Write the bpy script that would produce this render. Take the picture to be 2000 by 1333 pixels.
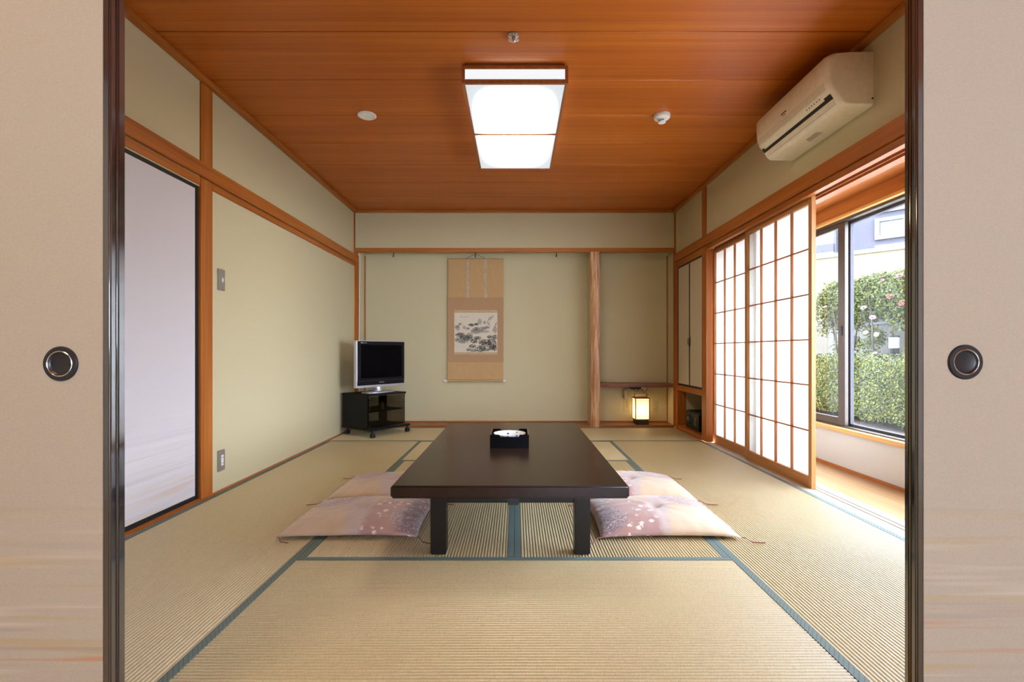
import bpy, bmesh, math, random
from mathutils import Vector, Matrix

for o in list(bpy.data.objects):
    bpy.data.objects.remove(o)
SC = bpy.context.scene
COL = SC.collection
R = math.radians
rnd = random.Random(7)

# ------------------------------------------------------------------ camera, world, light, exposure
FPX, VX, VY, CAMH = 944.0, 1008.0, 687.0, 0.861
cd = bpy.data.cameras.new('camera')
cd.sensor_width = 36.0
cd.lens = FPX / 2000.0 * 36.0
cd.shift_x = -(VX - 1000.0) / 2000.0
cd.shift_y = (VY - 666.5) / 2000.0
cd.clip_start = 0.02
cam = bpy.data.objects.new('camera', cd)
cam.location = (0, 0, CAMH)
cam.rotation_euler = (R(90), 0, 0)
COL.objects.link(cam)
SC.camera = cam

SKY = 9.2
w = bpy.data.worlds.new('overcast_sky')
SC.world = w
w.use_nodes = True
bg = w.node_tree.nodes['Background']
bg.inputs['Color'].default_value = (0.80, 0.92, 1.18, 1)
bg.inputs['Strength'].default_value = SKY

vs = SC.view_settings
vs.view_transform = 'Standard'
vs.look = 'None'
vs.exposure = 1.34
vs.gamma = 1.0
vs.use_curve_mapping = False
try:
    SC.cycles.use_denoising = True
    SC.cycles.max_bounces = 6
    SC.cycles.diffuse_bounces = 4
    SC.cycles.transparent_max_bounces = 16
    SC.cycles.sample_clamp_indirect = 6.0
    SC.cycles.use_light_tree = False
    SC.cycles.use_adaptive_sampling = True
    SC.cycles.adaptive_threshold = 0.05
    SC.cycles.caustics_reflective = False
    SC.cycles.caustics_refractive = False
except Exception:
    pass

def area(name, loc, rot, sx, sy, power=0.0, color=(1, 1, 1), portal=False):
    l = bpy.data.lights.new(name, 'AREA')
    l.shape = 'RECTANGLE'
    l.size, l.size_y = sx, sy
    l.energy = power
    l.color = color
    if portal:
        l.cycles.is_portal = True
    o = bpy.data.objects.new(name, l)
    o.location = loc
    o.rotation_euler = rot
    COL.objects.link(o)
    return o

# daylight comes in through the veranda windows and the window of the front room (sky portals)
area('veranda_window_portal', (2.54, 2.75, 1.07), (0, R(90), 0), 1.56, 3.9, portal=True)
area('front_room_window_portal', (1.05, -3.12, 1.25), (R(90), 0, R(180)), 1.7, 1.3, portal=True)
# ceiling lamp of the front room the camera stands in
area('front_room_ceiling_lamp', (-1.3, -0.2, 2.40), (0, 0, 0), 0.6, 0.6, power=6.5, color=(1.0, 0.78, 0.46))

# ------------------------------------------------------------------ node materials
class N:
    def __init__(self, name):
        self.m = bpy.data.materials.new(name)
        self.m.use_nodes = True
        self.t = self.m.node_tree
        self.b = self.t.nodes['Principled BSDF']
        self.out = self.t.nodes['Material Output']
    def n(self, typ, **kw):
        x = self.t.nodes.new(typ)
        for k, v in kw.items():
            setattr(x, k, v)
        return x
    def l(self, a, b):
        self.t.links.new(a, b)
    def s(self, k, v):
        if k in self.b.inputs:
            self.b.inputs[k].default_value = v
    def coord(self, scale=(1, 1, 1), jitter=False, kind='Object', loc=(0, 0, 0), rot=(0, 0, 0)):
        tc = self.n('ShaderNodeTexCoord')
        src = tc.outputs[kind]
        if jitter:
            oi = self.n('ShaderNodeObjectInfo')
            mm = self.n('ShaderNodeMath', operation='MULTIPLY')
            mm.inputs[1].default_value = 37.0
            self.l(oi.outputs['Random'], mm.inputs[0])
            va = self.n('ShaderNodeVectorMath', operation='ADD')
            self.l(src, va.inputs[0])
            self.l(mm.outputs[0], va.inputs[1])
            src = va.outputs[0]
        mp = self.n('ShaderNodeMapping')
        mp.inputs['Scale'].default_value = scale
        mp.inputs['Location'].default_value = loc
        mp.inputs['Rotation'].default_value = rot
        self.l(src, mp.inputs['Vector'])
        return mp.outputs[0]
    def noise(self, vec, scale=1.0, detail=4.0, rough=0.55, dist=0.0):
        x = self.n('ShaderNodeTexNoise')
        x.inputs['Scale'].default_value = scale
        x.inputs['Detail'].default_value = detail
        x.inputs['Roughness'].default_value = rough
        x.inputs['Distortion'].default_value = dist
        self.l(vec, x.inputs['Vector'])
        return x.outputs['Fac']
    def ramp(self, fac, stops):
        x = self.n('ShaderNodeValToRGB')
        cr = x.color_ramp
        while len(cr.elements) < len(stops):
            cr.elements.new(0.5)
        for e, (p, c) in zip(cr.elements, stops):
            e.position = p
            e.color = (c[0], c[1], c[2], 1) if len(c) == 3 else c
        self.l(fac, x.inputs['Fac'])
        return x.outputs['Color']
    def mix(self, fac, a, b, blend='MIX'):
        x = self.n('ShaderNodeMix', data_type='RGBA', blend_type=blend)
        for s, v in ((x.inputs[0], fac), (x.inputs[6], a), (x.inputs[7], b)):
            if isinstance(v, (int, float)):
                s.default_value = v
            elif isinstance(v, (tuple, list)):
                s.default_value = (v[0], v[1], v[2], 1)
            else:
                self.l(v, s)
        return x.outputs[2]
    def math(self, op, a, b=None, c=None, clamp=False):
        x = self.n('ShaderNodeMath', operation=op, use_clamp=clamp)
        for i, v in enumerate((a, b, c)):
            if v is None:
                continue
            if isinstance(v, (int, float)):
                x.inputs[i].default_value = v
            else:
                self.l(v, x.inputs[i])
        return x.outputs[0]
    def maprange(self, v, a, b, c=0.0, d=1.0, smooth=False):
        x = self.n('ShaderNodeMapRange')
        if smooth:
            x.interpolation_type = 'SMOOTHSTEP'
        for i, q in ((1, a), (2, b), (3, c), (4, d)):
            x.inputs[i].default_value = q
        self.l(v, x.inputs[0])
        return x.outputs[0]
    def bump(self, h, strength=0.3, dist=0.002):
        x = self.n('ShaderNodeBump')
        x.inputs['Strength'].default_value = strength
        x.inputs['Distance'].default_value = dist
        self.l(h, x.inputs['Height'])
        self.l(x.outputs[0], self.b.inputs['Normal'])
    def base(self, c):
        if isinstance(c, (tuple, list)):
            self.s('Base Color', (c[0], c[1], c[2], 1))
        else:
            self.l(c, self.b.inputs['Base Color'])

M = {}
def plain(name, c, rough=0.5, metal=0.0, coat=0.0, var=0.06, nscale=30.0, bump=0.0, spec=0.5, bdist=0.001):
    k = N(name)
    v = k.coord()
    f = k.noise(v, nscale, 3)
    lo = tuple(max(0, x * (1 - var)) for x in c)
    hi = tuple(min(1, x * (1 + var)) for x in c)
    k.base(k.ramp(f, [(0.3, lo), (0.7, hi)]))
    k.s('Roughness', rough); k.s('Metallic', metal); k.s('Coat Weight', coat); k.s('Coat Roughness', 0.08)
    k.s('Specular IOR Level', spec)
    if bump:
        k.bump(f, bump, bdist)
    M[name] = k.m
    return k.m

def wood(name, dark, mid, light, axis, rough=0.42, fine=55.0, along=1.2, bump=0.06, coat=0.0):
    k = N(name)
    sc = [fine, fine, fine]
    sc[axis] = along
    v = k.coord(tuple(sc), jitter=True)
    f = k.noise(v, 1.0, 5, 0.6, 0.4)
    sc2 = [fine * 0.14] * 3
    sc2[axis] = along * 0.5
    f2 = k.noise(k.coord(tuple(sc2), jitter=True), 1.0, 3, 0.5, 0.8)
    ff = k.math('ADD', k.math('MULTIPLY', f, 0.55), k.math('MULTIPLY', f2, 0.45))
    k.base(k.ramp(ff, [(0.3, dark), (0.5, mid), (0.68, light)]))
    k.s('Roughness', rough); k.s('Coat Weight', coat); k.s('Coat Roughness', 0.15); k.s('Specular IOR Level', 0.35)
    k.bump(f, bump, 0.0008)
    M[name] = k.m
    return k.m

CD, CM_, CL = (0.28, 0.075, 0.012), (0.40, 0.125, 0.021), (0.51, 0.185, 0.036)
for ax, nm in ((0, 'x'), (1, 'y'), (2, 'z')):
    wood('trim_wood_' + nm, CD, CM_, CL, ax)
    wood('shoji_wood_' + nm, (0.37, 0.15, 0.045), (0.50, 0.225, 0.075), (0.60, 0.30, 0.12), ax)
wood('ceiling_wood', (0.34, 0.074, 0.007), (0.45, 0.112, 0.011), (0.55, 0.16, 0.020), 0, rough=0.38, fine=42, along=0.5, bump=0.03)
wood('alcove_floor_wood', (0.22, 0.07, 0.025), (0.33, 0.12, 0.04), (0.42, 0.17, 0.06), 0, rough=0.3)
wood('shelf_wood', (0.12, 0.045, 0.03), (0.22, 0.085, 0.055), (0.33, 0.15, 0.10), 0, fine=30, along=2)
wood('veranda_floor_wood', (0.31, 0.165, 0.065), (0.38, 0.215, 0.09), (0.44, 0.27, 0.125), 1, rough=0.25, fine=40)
wood('sill_wood', (0.50, 0.26, 0.07), (0.62, 0.34, 0.10), (0.70, 0.42, 0.15), 1, rough=0.35)
wood('pale_track_wood', (0.36, 0.27, 0.19), (0.43, 0.34, 0.25), (0.49, 0.40, 0.31), 1, rough=0.3)
wood('lamp_wood', (0.22, 0.09, 0.03), (0.34, 0.15, 0.055), (0.44, 0.21, 0.09), 2, fine=70)
wood('fixture_wood', (0.25, 0.08, 0.03), (0.36, 0.13, 0.05), (0.46, 0.19, 0.08), 1, fine=50)

def wallmat(name, c, s=1.0):
    k = N(name)
    a = k.noise(k.coord((190, 190, 190)), 1.0, 3, 0.6)
    b = k.noise(k.coord((60, 60, 900)), 1.0, 2)
    cc = k.noise(k.coord((1.4, 1.4, 1.4)), 1.0, 3)
    f = k.math('ADD', k.math('MULTIPLY', a, 0.5), k.math('MULTIPLY', b, 0.5))
    c1 = k.ramp(f, [(0.3, tuple(x * 0.93 for x in c)), (0.7, tuple(min(1, x * 1.05) for x in c))])
    k.base(k.mix(k.math('MULTIPLY', cc, 0.10), c1, tuple(x * 0.85 for x in c)))
    k.s('Roughness', 0.85); k.s('Specular IOR Level', 0.25)
    k.bump(f, 0.25, 0.0008)
    M[name] = k.m
wallmat('wall_cloth', (0.575, 0.51, 0.32))
wallmat('cream_wall', (0.56, 0.54, 0.49))
wallmat('front_room_wall', (0.62, 0.57, 0.46))

# tatami: woven rush (ridges are modelled), stalks lie across the mat
k = N('rush_weave')
a = k.noise(k.coord((75, 620, 1), jitter=True), 1.0, 2, 0.6)
b = k.noise(k.coord((2.2, 1.3, 1), jitter=True), 1.0, 4, 0.6)
c1 = k.ramp(a, [(0.28, (0.355, 0.27, 0.125)), (0.5, (0.48, 0.385, 0.21)), (0.72, (0.57, 0.485, 0.295))])
k.base(k.mix(k.maprange(b, 0.3, 0.75, 0.0, 0.35), c1, (0.46, 0.34, 0.155), 'MIX'))
k.s('Roughness', 0.38); k.s('Specular IOR Level', 1.0); k.s('Coat Weight', 0.2); k.s('Coat Roughness', 0.38)
k.bump(a, 0.35, 0.001)
M['rush'] = k.m

# woven border cloth with a diamond lattice
k = N('border_cloth')
tc = k.n('ShaderNodeTexCoord')
sp = k.n('ShaderNodeSeparateXYZ')
k.l(tc.outputs['Object'], sp.inputs[0])
u = k.math('MULTIPLY', sp.outputs[0], 70.0)
v = k.math('MULTIPLY', sp.outputs[1], 50.0)
p1 = k.math('PINGPONG', k.math('ADD', u, v), 0.5)
p2 = k.math('PINGPONG', k.math('SUBTRACT', u, v), 0.5)
ln = k.math('MINIMUM', p1, p2)
k.base(k.mix(k.maprange(ln, 0.03, 0.10), (0.040, 0.060, 0.055), (0.125, 0.165, 0.14)))
k.s('Roughness', 0.7)
M['border_cloth'] = k.m

# painted paper of the sliding doors: bands of coloured mist in the lower half
def fusuma_paper(name, base, gain):
    k = N(name)
    tc = k.n('ShaderNodeTexCoord')
    sp = k.n('ShaderNodeSeparateXYZ')
    k.l(tc.outputs['Object'], sp.inputs[0])
    z = sp.outputs[2]
    grain = k.noise(k.coord((260, 260, 260)), 1.0, 3)
    col = k.mix(k.maprange(grain, 0.3, 0.7), tuple(x * 0.95 for x in base), tuple(min(1, x * 1.04) for x in base))
    zmask = k.maprange(z, 0.62, 0.15, 0.0, 1.0)
    for i, (c, zs, th, amt) in enumerate((((0.55, 0.42, 0.16), 22, 0.60, 0.55), ((0.42, 0.36, 0.36), 38, 0.60, 0.5),
                                          ((0.60, 0.27, 0.12), 60, 0.68, 0.55), ((0.80, 0.76, 0.70), 30, 0.62, 0.5),
                                          ((0.5, 0.44, 0.42), 120, 0.62, 0.35))):
        sc = [1.1, 1.1, zs]
        nz = k.noise(k.coord(tuple(sc), loc=(3.1 * i, 1.7 * i, 5.3 * i)), 1.0, 2, 0.5)
        f = k.math('MULTIPLY', k.maprange(nz, th - 0.05, th + 0.06, 0, amt * gain), zmask)
        col = k.mix(f, col, tuple(c[j] * (0.35 + 0.65 * base[j] / 0.6) for j in range(3)))
    k.base(col)
    k.s('Roughness', 0.75); k.s('Specular IOR Level', 0.25)
    k.bump(grain, 0.3, 0.0008)
    M[name] = k.m
fusuma_paper('fusuma_paper', (0.44, 0.365, 0.27), 1.45)
fusuma_paper('closet_paper', (0.64, 0.605, 0.62), 0.55)

plain('black_lacquer', (0.012, 0.011, 0.014), 0.16, coat=1.0, var=0.2, spec=1.0)
M['black_lacquer'].node_tree.nodes['Principled BSDF'].inputs['Coat IOR'].default_value = 2.1
plain('matte_black', (0.012, 0.012, 0.014), 0.45, var=0.2)
plain('black_frame', (0.010, 0.009, 0.009), 0.5, var=0.2)
plain('pull_black', (0.014, 0.014, 0.017), 0.35)
plain('chrome', (0.75, 0.75, 0.75), 0.18, metal=1.0)
plain('steel_plate', (0.46, 0.44, 0.40), 0.35, metal=0.7)
plain('white_plastic', (0.80, 0.80, 0.78), 0.35)
plain('beige_plate', (0.50, 0.42, 0.24), 0.5)
plain('ac_plastic', (0.78, 0.71, 0.56), 0.35)
plain('ac_groove', (0.36, 0.29, 0.17), 0.6)
plain('ac_mark', (0.10, 0.08, 0.05), 0.6)
plain('silver_plastic', (0.62, 0.62, 0.66), 0.28, metal=0.6)
plain('screen_glass', (0.002, 0.002, 0.003), 0.15, var=0.0, spec=0.12)
plain('bezel_black', (0.006, 0.006, 0.009), 0.3, spec=0.25)
plain('stand_black', (0.007, 0.0065, 0.0065), 0.45, spec=0.2)
plain('rubber', (0.015, 0.015, 0.016), 0.6)
plain('table_lacquer', (0.024, 0.012, 0.008), 0.24, coat=0.0, var=0.12, spec=0.28)
plain('cabinet_paper', (0.60, 0.52, 0.385), 0.8, nscale=200, bump=0.2)
plain('table_leg', (0.011, 0.008, 0.006), 0.35, spec=0.3)
plain('red_lacquer', (0.20, 0.018, 0.012), 0.25, coat=0.4)
plain('tray_black', (0.004, 0.0035, 0.0035), 0.25, spec=0.04)
plain('cord_red', (0.24, 0.07, 0.06), 0.7)
plain('safe_black', (0.009, 0.010, 0.011), 0.5, spec=0.15)
plain('safe_mark', (0.25, 0.25, 0.26), 0.5)
plain('cable_white', (0.78, 0.75, 0.67), 0.5)
plain('cable_black', (0.02, 0.02, 0.02), 0.5)
plain('sash_bronze', (0.085, 0.065, 0.05), 0.4, metal=0.4)
plain('sash_sheen_grey', (0.060, 0.054, 0.060), 0.5, metal=0.0, spec=0.3)  # latch grey; on the outer sash, reflected daylight is put into this colour
plain('dark_gap', (0.02, 0.010, 0.006), 0.8)
plain('hook_iron', (0.015, 0.014, 0.013), 0.5)

def emitter(name, c, s):
    k = N(name)
    k.base((0.8, 0.8, 0.8))
    k.s('Emission Color', (c[0], c[1], c[2], 1)); k.s('Emission Strength', s)
    k.s('Roughness', 0.5)
    M[name] = k.m
    return k

# thin clear glass / smoked glass (straight-through transmission plus a Fresnel reflection)
def thin_glass(name, tint, refl=1.0):
    k = N(name)
    tr = k.n('ShaderNodeBsdfTransparent'); tr.inputs[0].default_value = (*tint, 1)
    gl = k.n('ShaderNodeBsdfGlossy'); gl.inputs['Roughness'].default_value = 0.02
    fr = k.n('ShaderNodeFresnel'); fr.inputs[0].default_value = 1.45
    ms = k.n('ShaderNodeMixShader')
    k.l(k.math('MULTIPLY', fr.outputs[0], refl, clamp=True), ms.inputs[0])
    k.l(tr.outputs[0], ms.inputs[1]); k.l(gl.outputs[0], ms.inputs[2])
    k.l(ms.outputs[0], k.out.inputs['Surface'])
    M[name] = k.m
thin_glass('window_glass', (0.96, 0.97, 0.96), 0.08)
thin_glass('smoked_glass', (0.42, 0.40, 0.37), 0.5)

# shoji paper: translucent
k = N('shoji_paper')
tl = k.n('ShaderNodeBsdfTranslucent'); df = k.n('ShaderNodeBsdfDiffuse'); ms = k.n('ShaderNodeMixShader')
fib = k.noise(k.coord((60, 60, 60)), 1.0, 4)
c = k.ramp(fib, [(0.3, (0.84, 0.83, 0.80)), (0.7, (0.89, 0.885, 0.86))])
k.l(c, tl.inputs[0]); k.l(c, df.inputs[0])
ms.inputs[0].default_value = 0.28
k.l(tl.outputs[0], ms.inputs[1]); k.l(df.outputs[0], ms.inputs[2]); k.l(ms.outputs[0], k.out.inputs['Surface'])
M['shoji_paper'] = k.m

# ------------------------------------------------------------------ mesh helpers
class MB:
    def __init__(self):
        self.v = []; self.f = []
    def add(self, vs, fs):
        o = len(self.v)
        self.v += [tuple(p) for p in vs]
        self.f += [tuple(i + o for i in q) for q in fs]
        return self
    def box(self, x0, x1, y0, y1, z0, z1):
        return self.add([(x0, y0, z0), (x1, y0, z0), (x1, y1, z0), (x0, y1, z0), (x0, y0, z1), (x1, y0, z1), (x1, y1, z1), (x0, y1, z1)],
                        [(0, 3, 2, 1), (4, 5, 6, 7), (0, 1, 5, 4), (1, 2, 6, 5), (2, 3, 7, 6), (3, 0, 4, 7)])
    def lathe(self, prof, n=24, axis='z', c=(0, 0, 0)):
        vs, fs = [], []
        m = len(prof)
        for i in range(n):
            a = 2 * math.pi * i / n
            ca, sa = math.cos(a), math.sin(a)
            for r, h in prof:
                p = {'z': (r * ca, r * sa, h), 'y': (r * ca, h, r * sa), 'x': (h, r * ca, r * sa)}[axis]
                vs.append((p[0] + c[0], p[1] + c[1], p[2] + c[2]))
        for i in range(n):
            j = (i + 1) % n
            for q in range(m - 1):
                fs.append((i * m + q, j * m + q, j * m + q + 1, i * m + q + 1))
        return self.add(vs, fs)
    def cyl(self, r, a, b, n=16, axis='z', c=(0, 0, 0)):
        return self.lathe([(0.0001, a), (r, a), (r, b), (0.0001, b)], n, axis, c)
    def tube(self, pts, r, n=8, cap=True):
        pts = [Vector(p) for p in pts]
        rs = r if isinstance(r, (list, tuple)) else [r] * len(pts)
        vs, fs = [], []
        up = Vector((0.13, 0.21, 0.97)).normalized()
        for i, p in enumerate(pts):
            t = (pts[min(i + 1, len(pts) - 1)] - pts[max(i - 1, 0)])
            if t.length < 1e-9: t = Vector((0, 0, 1))
            t.normalize()
            a = t.cross(up)
            if a.length < 1e-3: a = t.cross(Vector((1, 0, 0)))
            a.normalize()
            b = t.cross(a)
            for j in range(n):
                an = 2 * math.pi * j / n
                vs.append(p + (a * math.cos(an) + b * math.sin(an)) * rs[i])
        for i in range(len(pts) - 1):
            for j in range(n):
                fs.append((i * n + j, i * n + (j + 1) % n, (i + 1) * n + (j + 1) % n, (i + 1) * n + j))
        if cap:
            fs.append(tuple(range(n))[::-1])
            fs.append(tuple((len(pts) - 1) * n + j for j in range(n)))
        return self.add(vs, fs)
    def prism(self, prof, a, b, axis='y'):
        """closed outline prof of (p, q) extruded from a to b; axis y: (p,q)->(x,z), x: (y,z), z: (x,y)"""
        def P(p, q, t):
            return {'y': (p, t, q), 'x': (t, p, q), 'z': (p, q, t)}[axis]
        n = len(prof)
        vs = [P(p, q, a) for p, q in prof] + [P(p, q, b) for p, q in prof]
        fs = [(i, (i + 1) % n, n + (i + 1) % n, n + i) for i in range(n)] + [tuple(range(n))[::-1], tuple(range(n, 2 * n))]
        return self.add(vs, fs)
    def build(self, name, mat, parent=None, bevel=0.0, smooth=False, seg=2, loc=None, rz=0.0, angle=40):
        bm = bmesh.new()
        bv = [bm.verts.new(p) for p in self.v]
        for q in self.f:
            try:
                bm.faces.new([bv[i] for i in q])
            except ValueError:
                pass
        bmesh.ops.recalc_face_normals(bm, faces=bm.faces)
        if bevel:
            ed = [e for e in bm.edges if len(e.link_faces) == 2 and e.calc_face_angle(0) > 0.6]
            bmesh.ops.bevel(bm, geom=ed, offset=bevel, segments=seg, affect='EDGES', clamp_overlap=True)
        me = bpy.data.meshes.new(name)
        bm.to_mesh(me)
        bm.free()
        if smooth or bevel:
            for p in me.polygons: p.use_smooth = True
            me.set_sharp_from_angle(angle=R(angle))
        return link(name, me, mat, parent, loc, rz)

def link(name, me, mat, parent=None, loc=None, rz=0.0):
    if mat is not None and len(me.materials) == 0:
        me.materials.append(M[mat] if isinstance(mat, str) else mat)
    o = bpy.data.objects.new(name, me)
    COL.objects.link(o)
    if parent is not None: o.parent = parent
    if loc is not None: o.location = loc
    if rz: o.rotation_euler = (0, 0, rz)
    return o

def B(x0, x1, y0, y1, z0, z1):
    return MB().box(x0, x1, y0, y1, z0, z1)

def tag(o, label=None, cat=None, group=None, kind=None):
    if label: o['label'] = label
    if cat: o['category'] = cat
    if group: o['group'] = group
    if kind: o['kind'] = kind
    return o

def thing(name, label, cat, loc=(0, 0, 0), rz=0.0, group=None, kind=None):
    o = bpy.data.objects.new(name, None)
    o.empty_display_size = 0.05
    COL.objects.link(o)
    o.location = loc
    o.rotation_euler = (0, 0, rz)
    return tag(o, label, cat, group, kind)

def struct(name, mb, mat, label, bevel=0.0, cat=None, smooth=False):
    o = mb.build(name, mat, None, bevel=bevel, smooth=smooth)
    return tag(o, label, cat, kind='structure')

# ------------------------------------------------------------------ the room
XL, XR, YN, YB, ZC = -1.838, 1.808, 1.05, 5.48, 2.46
YA = 5.72      # rear wall of the alcoves

def wpart(mb, name, mat, parent, **kw):
    """a part whose mesh is given in room coordinates"""
    o = mb.build(name, mat, parent, **kw)
    p = parent
    off = Vector((0, 0, 0))
    while p is not None:
        off -= p.location
        p = p.parent
    o.location = off
    return o

# floor slab and ten tatami mats with cloth borders
floor = struct('floor', B(-2.0, 1.79, 0.95, 5.478, -0.12, -0.055), 'dark_gap', 'straw tatami floor of the room with green cloth borders', cat='floor')
_mats = {}
def mat_mesh(wd, ln):
    key = (round(wd, 4), round(ln, 4))
    if key in _mats: return _mats[key]
    bw = 0.027
    x0, x1 = -wd / 2 + bw, wd / 2 - bw
    n = int(round((x1 - x0) / 0.0128))
    seg = 6
    mb = MB()
    vs = []
    for i in range(n * seg + 1):
        t = i / seg
        h = abs(math.sin(math.pi * t)) ** 0.75
        x = x0 + (x1 - x0) * i / (n * seg)
        vs += [(x, -ln / 2, -0.0032 + 0.0032 * h), (x, ln / 2, -0.0032 + 0.0032 * h)]
    fs = [(2 * i, 2 * i + 2, 2 * i + 3, 2 * i + 1) for i in range(n * seg)]
    me = bpy.data.meshes.new('tatami_mat')
    me.from_pydata(vs, [], fs)
    o = len(vs)
    mb.v, mb.f = vs, fs
    mb.box(-wd / 2, wd / 2, -ln / 2, ln / 2, -0.054, -0.0055)
    me = bpy.data.meshes.new('tatami_mat')
    me.from_pydata(mb.v, [], mb.f)
    for p in me.polygons: p.use_smooth = True
    me.set_sharp_from_angle(angle=R(60))
    me.materials.append(M['rush'])
    bs = []
    for s in (-1, 1):
        b = MB()
        a, c = (-wd / 2, x0 + 0.001) if s < 0 else (x1 - 0.001, wd / 2)
        b.box(a, c, -ln / 2, ln / 2, -0.0054, 0.0006)
        m2 = bpy.data.meshes.new('cloth_border')
        m2.from_pydata(b.v, [], b.f)
        m2.materials.append(M['border_cloth'])
        bs.append(m2)
    _mats[key] = (me, bs)
    return _mats[key]
def tatami(x0, x1, y0, y1):
    g = 0.0008
    x0 += g; x1 -= g; y0 += g; y1 -= g
    horiz = (x1 - x0) > (y1 - y0)
    wd, ln = (y1 - y0, x1 - x0) if horiz else (x1 - x0, y1 - y0)
    me, bs = mat_mesh(wd, ln)
    o = link('tatami_mat', me, None, floor, ((x0 + x1) / 2, (y0 + y1) / 2, 0), R(90) if horiz else 0)
    for m2 in bs:
        link('cloth_border', m2, None, o)
TX0, TX1, TX2, TX3 = -1.807, -0.907, 0.893, 1.793
tatami(TX0, TX1, 1.075, 2.862); tatami(TX0, TX1, 2.862, 4.645)
tatami(TX2, TX3, 1.075, 2.862); tatami(TX2, TX3, 2.862, 4.645)
tatami(TX1, TX2, 1.13, 2.022)
tatami(TX1, -0.008, 2.022, 3.80); tatami(-0.008, TX2, 2.022, 3.80)
tatami(TX1, TX2, 3.80, 4.645)
tatami(TX0, -0.008, 4.645, 5.478); tatami(-0.008, TX3, 4.645, 5.478)

# ceiling of wide boards
ceiling = struct('ceiling', B(-2.05, 2.6, 0.9, 6.0, ZC + 0.012, ZC + 0.09), 'dark_gap', 'brown wooden board ceiling with fine joints', cat='ceiling')
ys = [1.05, 1.555, 1.985, 2.415, 2.845, 3.272, 3.70, 4.13, 4.56, 4.99, YB]
for a, b in zip(ys[:-1], ys[1:]):
    wpart(B(XL, XR, a + 0.002, b - 0.002, ZC, ZC + 0.011), 'ceiling_board', 'ceiling_wood', ceiling, bevel=0.002, seg=1)

# walls
lw = MB()
lw.box(XL - 0.11, XL, 2.86, YB, -0.06, ZC + 0.01).box(XL - 0.11, XL, 0.95, 2.86, 1.82, ZC + 0.01).box(XL - 0.16, XL - 0.06, 0.95, 2.86, -0.06, 1.83)
struct('wall_left', lw, 'wall_cloth', 'pale green-beige cloth wall on the left', cat='wall')
bw = MB()
bw.box(XL, XR, YB + 0.004, YA, 2.03, ZC + 0.01).box(-1.9, 1.9, YA, YA + 0.1, -0.06, 2.1)
bw.box(-1.9, -1.793, YB + 0.03, YA, -0.06, 2.03).box(1.793, 1.9, YB + 0.03, YA, -0.06, 2.03)
bw.box(0.845, 0.94, 5.535, YA, 0.02, 2.03)
struct('wall_back', bw, 'wall_cloth', 'green-beige cloth wall at the back with two shallow alcoves', cat='wall')
rw = MB()
rw.box(XR, XR + 0.10, 0.95, YB + 0.03, 1.895, ZC + 0.01)
struct('wall_right', rw, 'wall_cloth', 'green-beige cloth wall above the paper screens', cat='wall')
nw = MB()
nw.box(-2.5, 2.0, 0.985, 1.05, 1.86, ZC + 0.01).box(-2.5, -1.745, 0.985, 1.05, -0.1, 1.87).box(1.73, 2.5, 0.90, 0.984, -0.1, ZC + 0.01)
struct('wall_near', nw, 'front_room_wall', 'plaster wall around the sliding door opening', cat='wall')

_tn = [0]
def trim(mb, mat, label, bevel=0.002, smooth=False):
    _tn[0] += 1
    return struct('trim_%d' % _tn[0], mb, mat, label, bevel=bevel, cat='trim', smooth=smooth)
T = 'trim_wood_'
# ceiling edge mouldings
trim(B(XL, XL + 0.042, YN, YB, 2.432, ZC - 0.001), T + 'y', 'brown ceiling moulding above the left wall')
trim(B(XR - 0.042, XR, YN, YB, 2.432, ZC - 0.001), T + 'y', 'brown ceiling moulding above the air conditioner')
trim(B(XL + 0.043, XR - 0.043, YB - 0.038, YB + 0.003, 2.432, ZC - 0.001), T + 'x', 'brown ceiling moulding above the hanging scroll wall')
# left wall
trim(B(XL - 0.09, XL + 0.008, 2.807, 2.916, 0.0, 2.431), T + 'z', 'wooden post beside the closet door on the left wall')
trim(B(XL + 0.0085, XL + 0.024, YN, YB - 0.042, 1.876, 1.96), T + 'y', 'long horizontal wooden rail along the left wall')
trim(B(XL + 0.0085, XL + 0.051, YB - 0.041, YB - 0.0005, 1.876, 1.957), T + 'x', 'end block of the left rail wrapped round the corner post')
trim(B(XL, XL + 0.0075, 2.917, YB - 0.001, 1.832, 1.875), T + 'y', 'thin lower rail above the plain left wall')
trim(B(XL - 0.055, XL + 0.006, YN, 2.806, 1.826, 1.875), T + 'y', 'wooden door head above the closet door')
trim(B(XL + 0.0005, TX0 - 0.001, YN, YB - 0.001, -0.05, 0.003), T + 'y', 'brown floor strip at the foot of the left wall', bevel=0.001)
trim(B(XL - 0.055, XL - 0.0005, YN, 2.806, -0.05, 0.006), T + 'y', 'wooden sill under the closet door', bevel=0.001)
trim(B(XL, XL + 0.016, YB - 0.010, YB + 0.003, 1.961, 2.431), T + 'z', 'thin corner strip at the back left above the rail', bevel=0.001)
trim(B(XR - 0.016, XR, YB - 0.010, YB + 0.003, 1.961, 2.431), T + 'z', 'thin corner strip at the back right above the rail', bevel=0.001)
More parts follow.
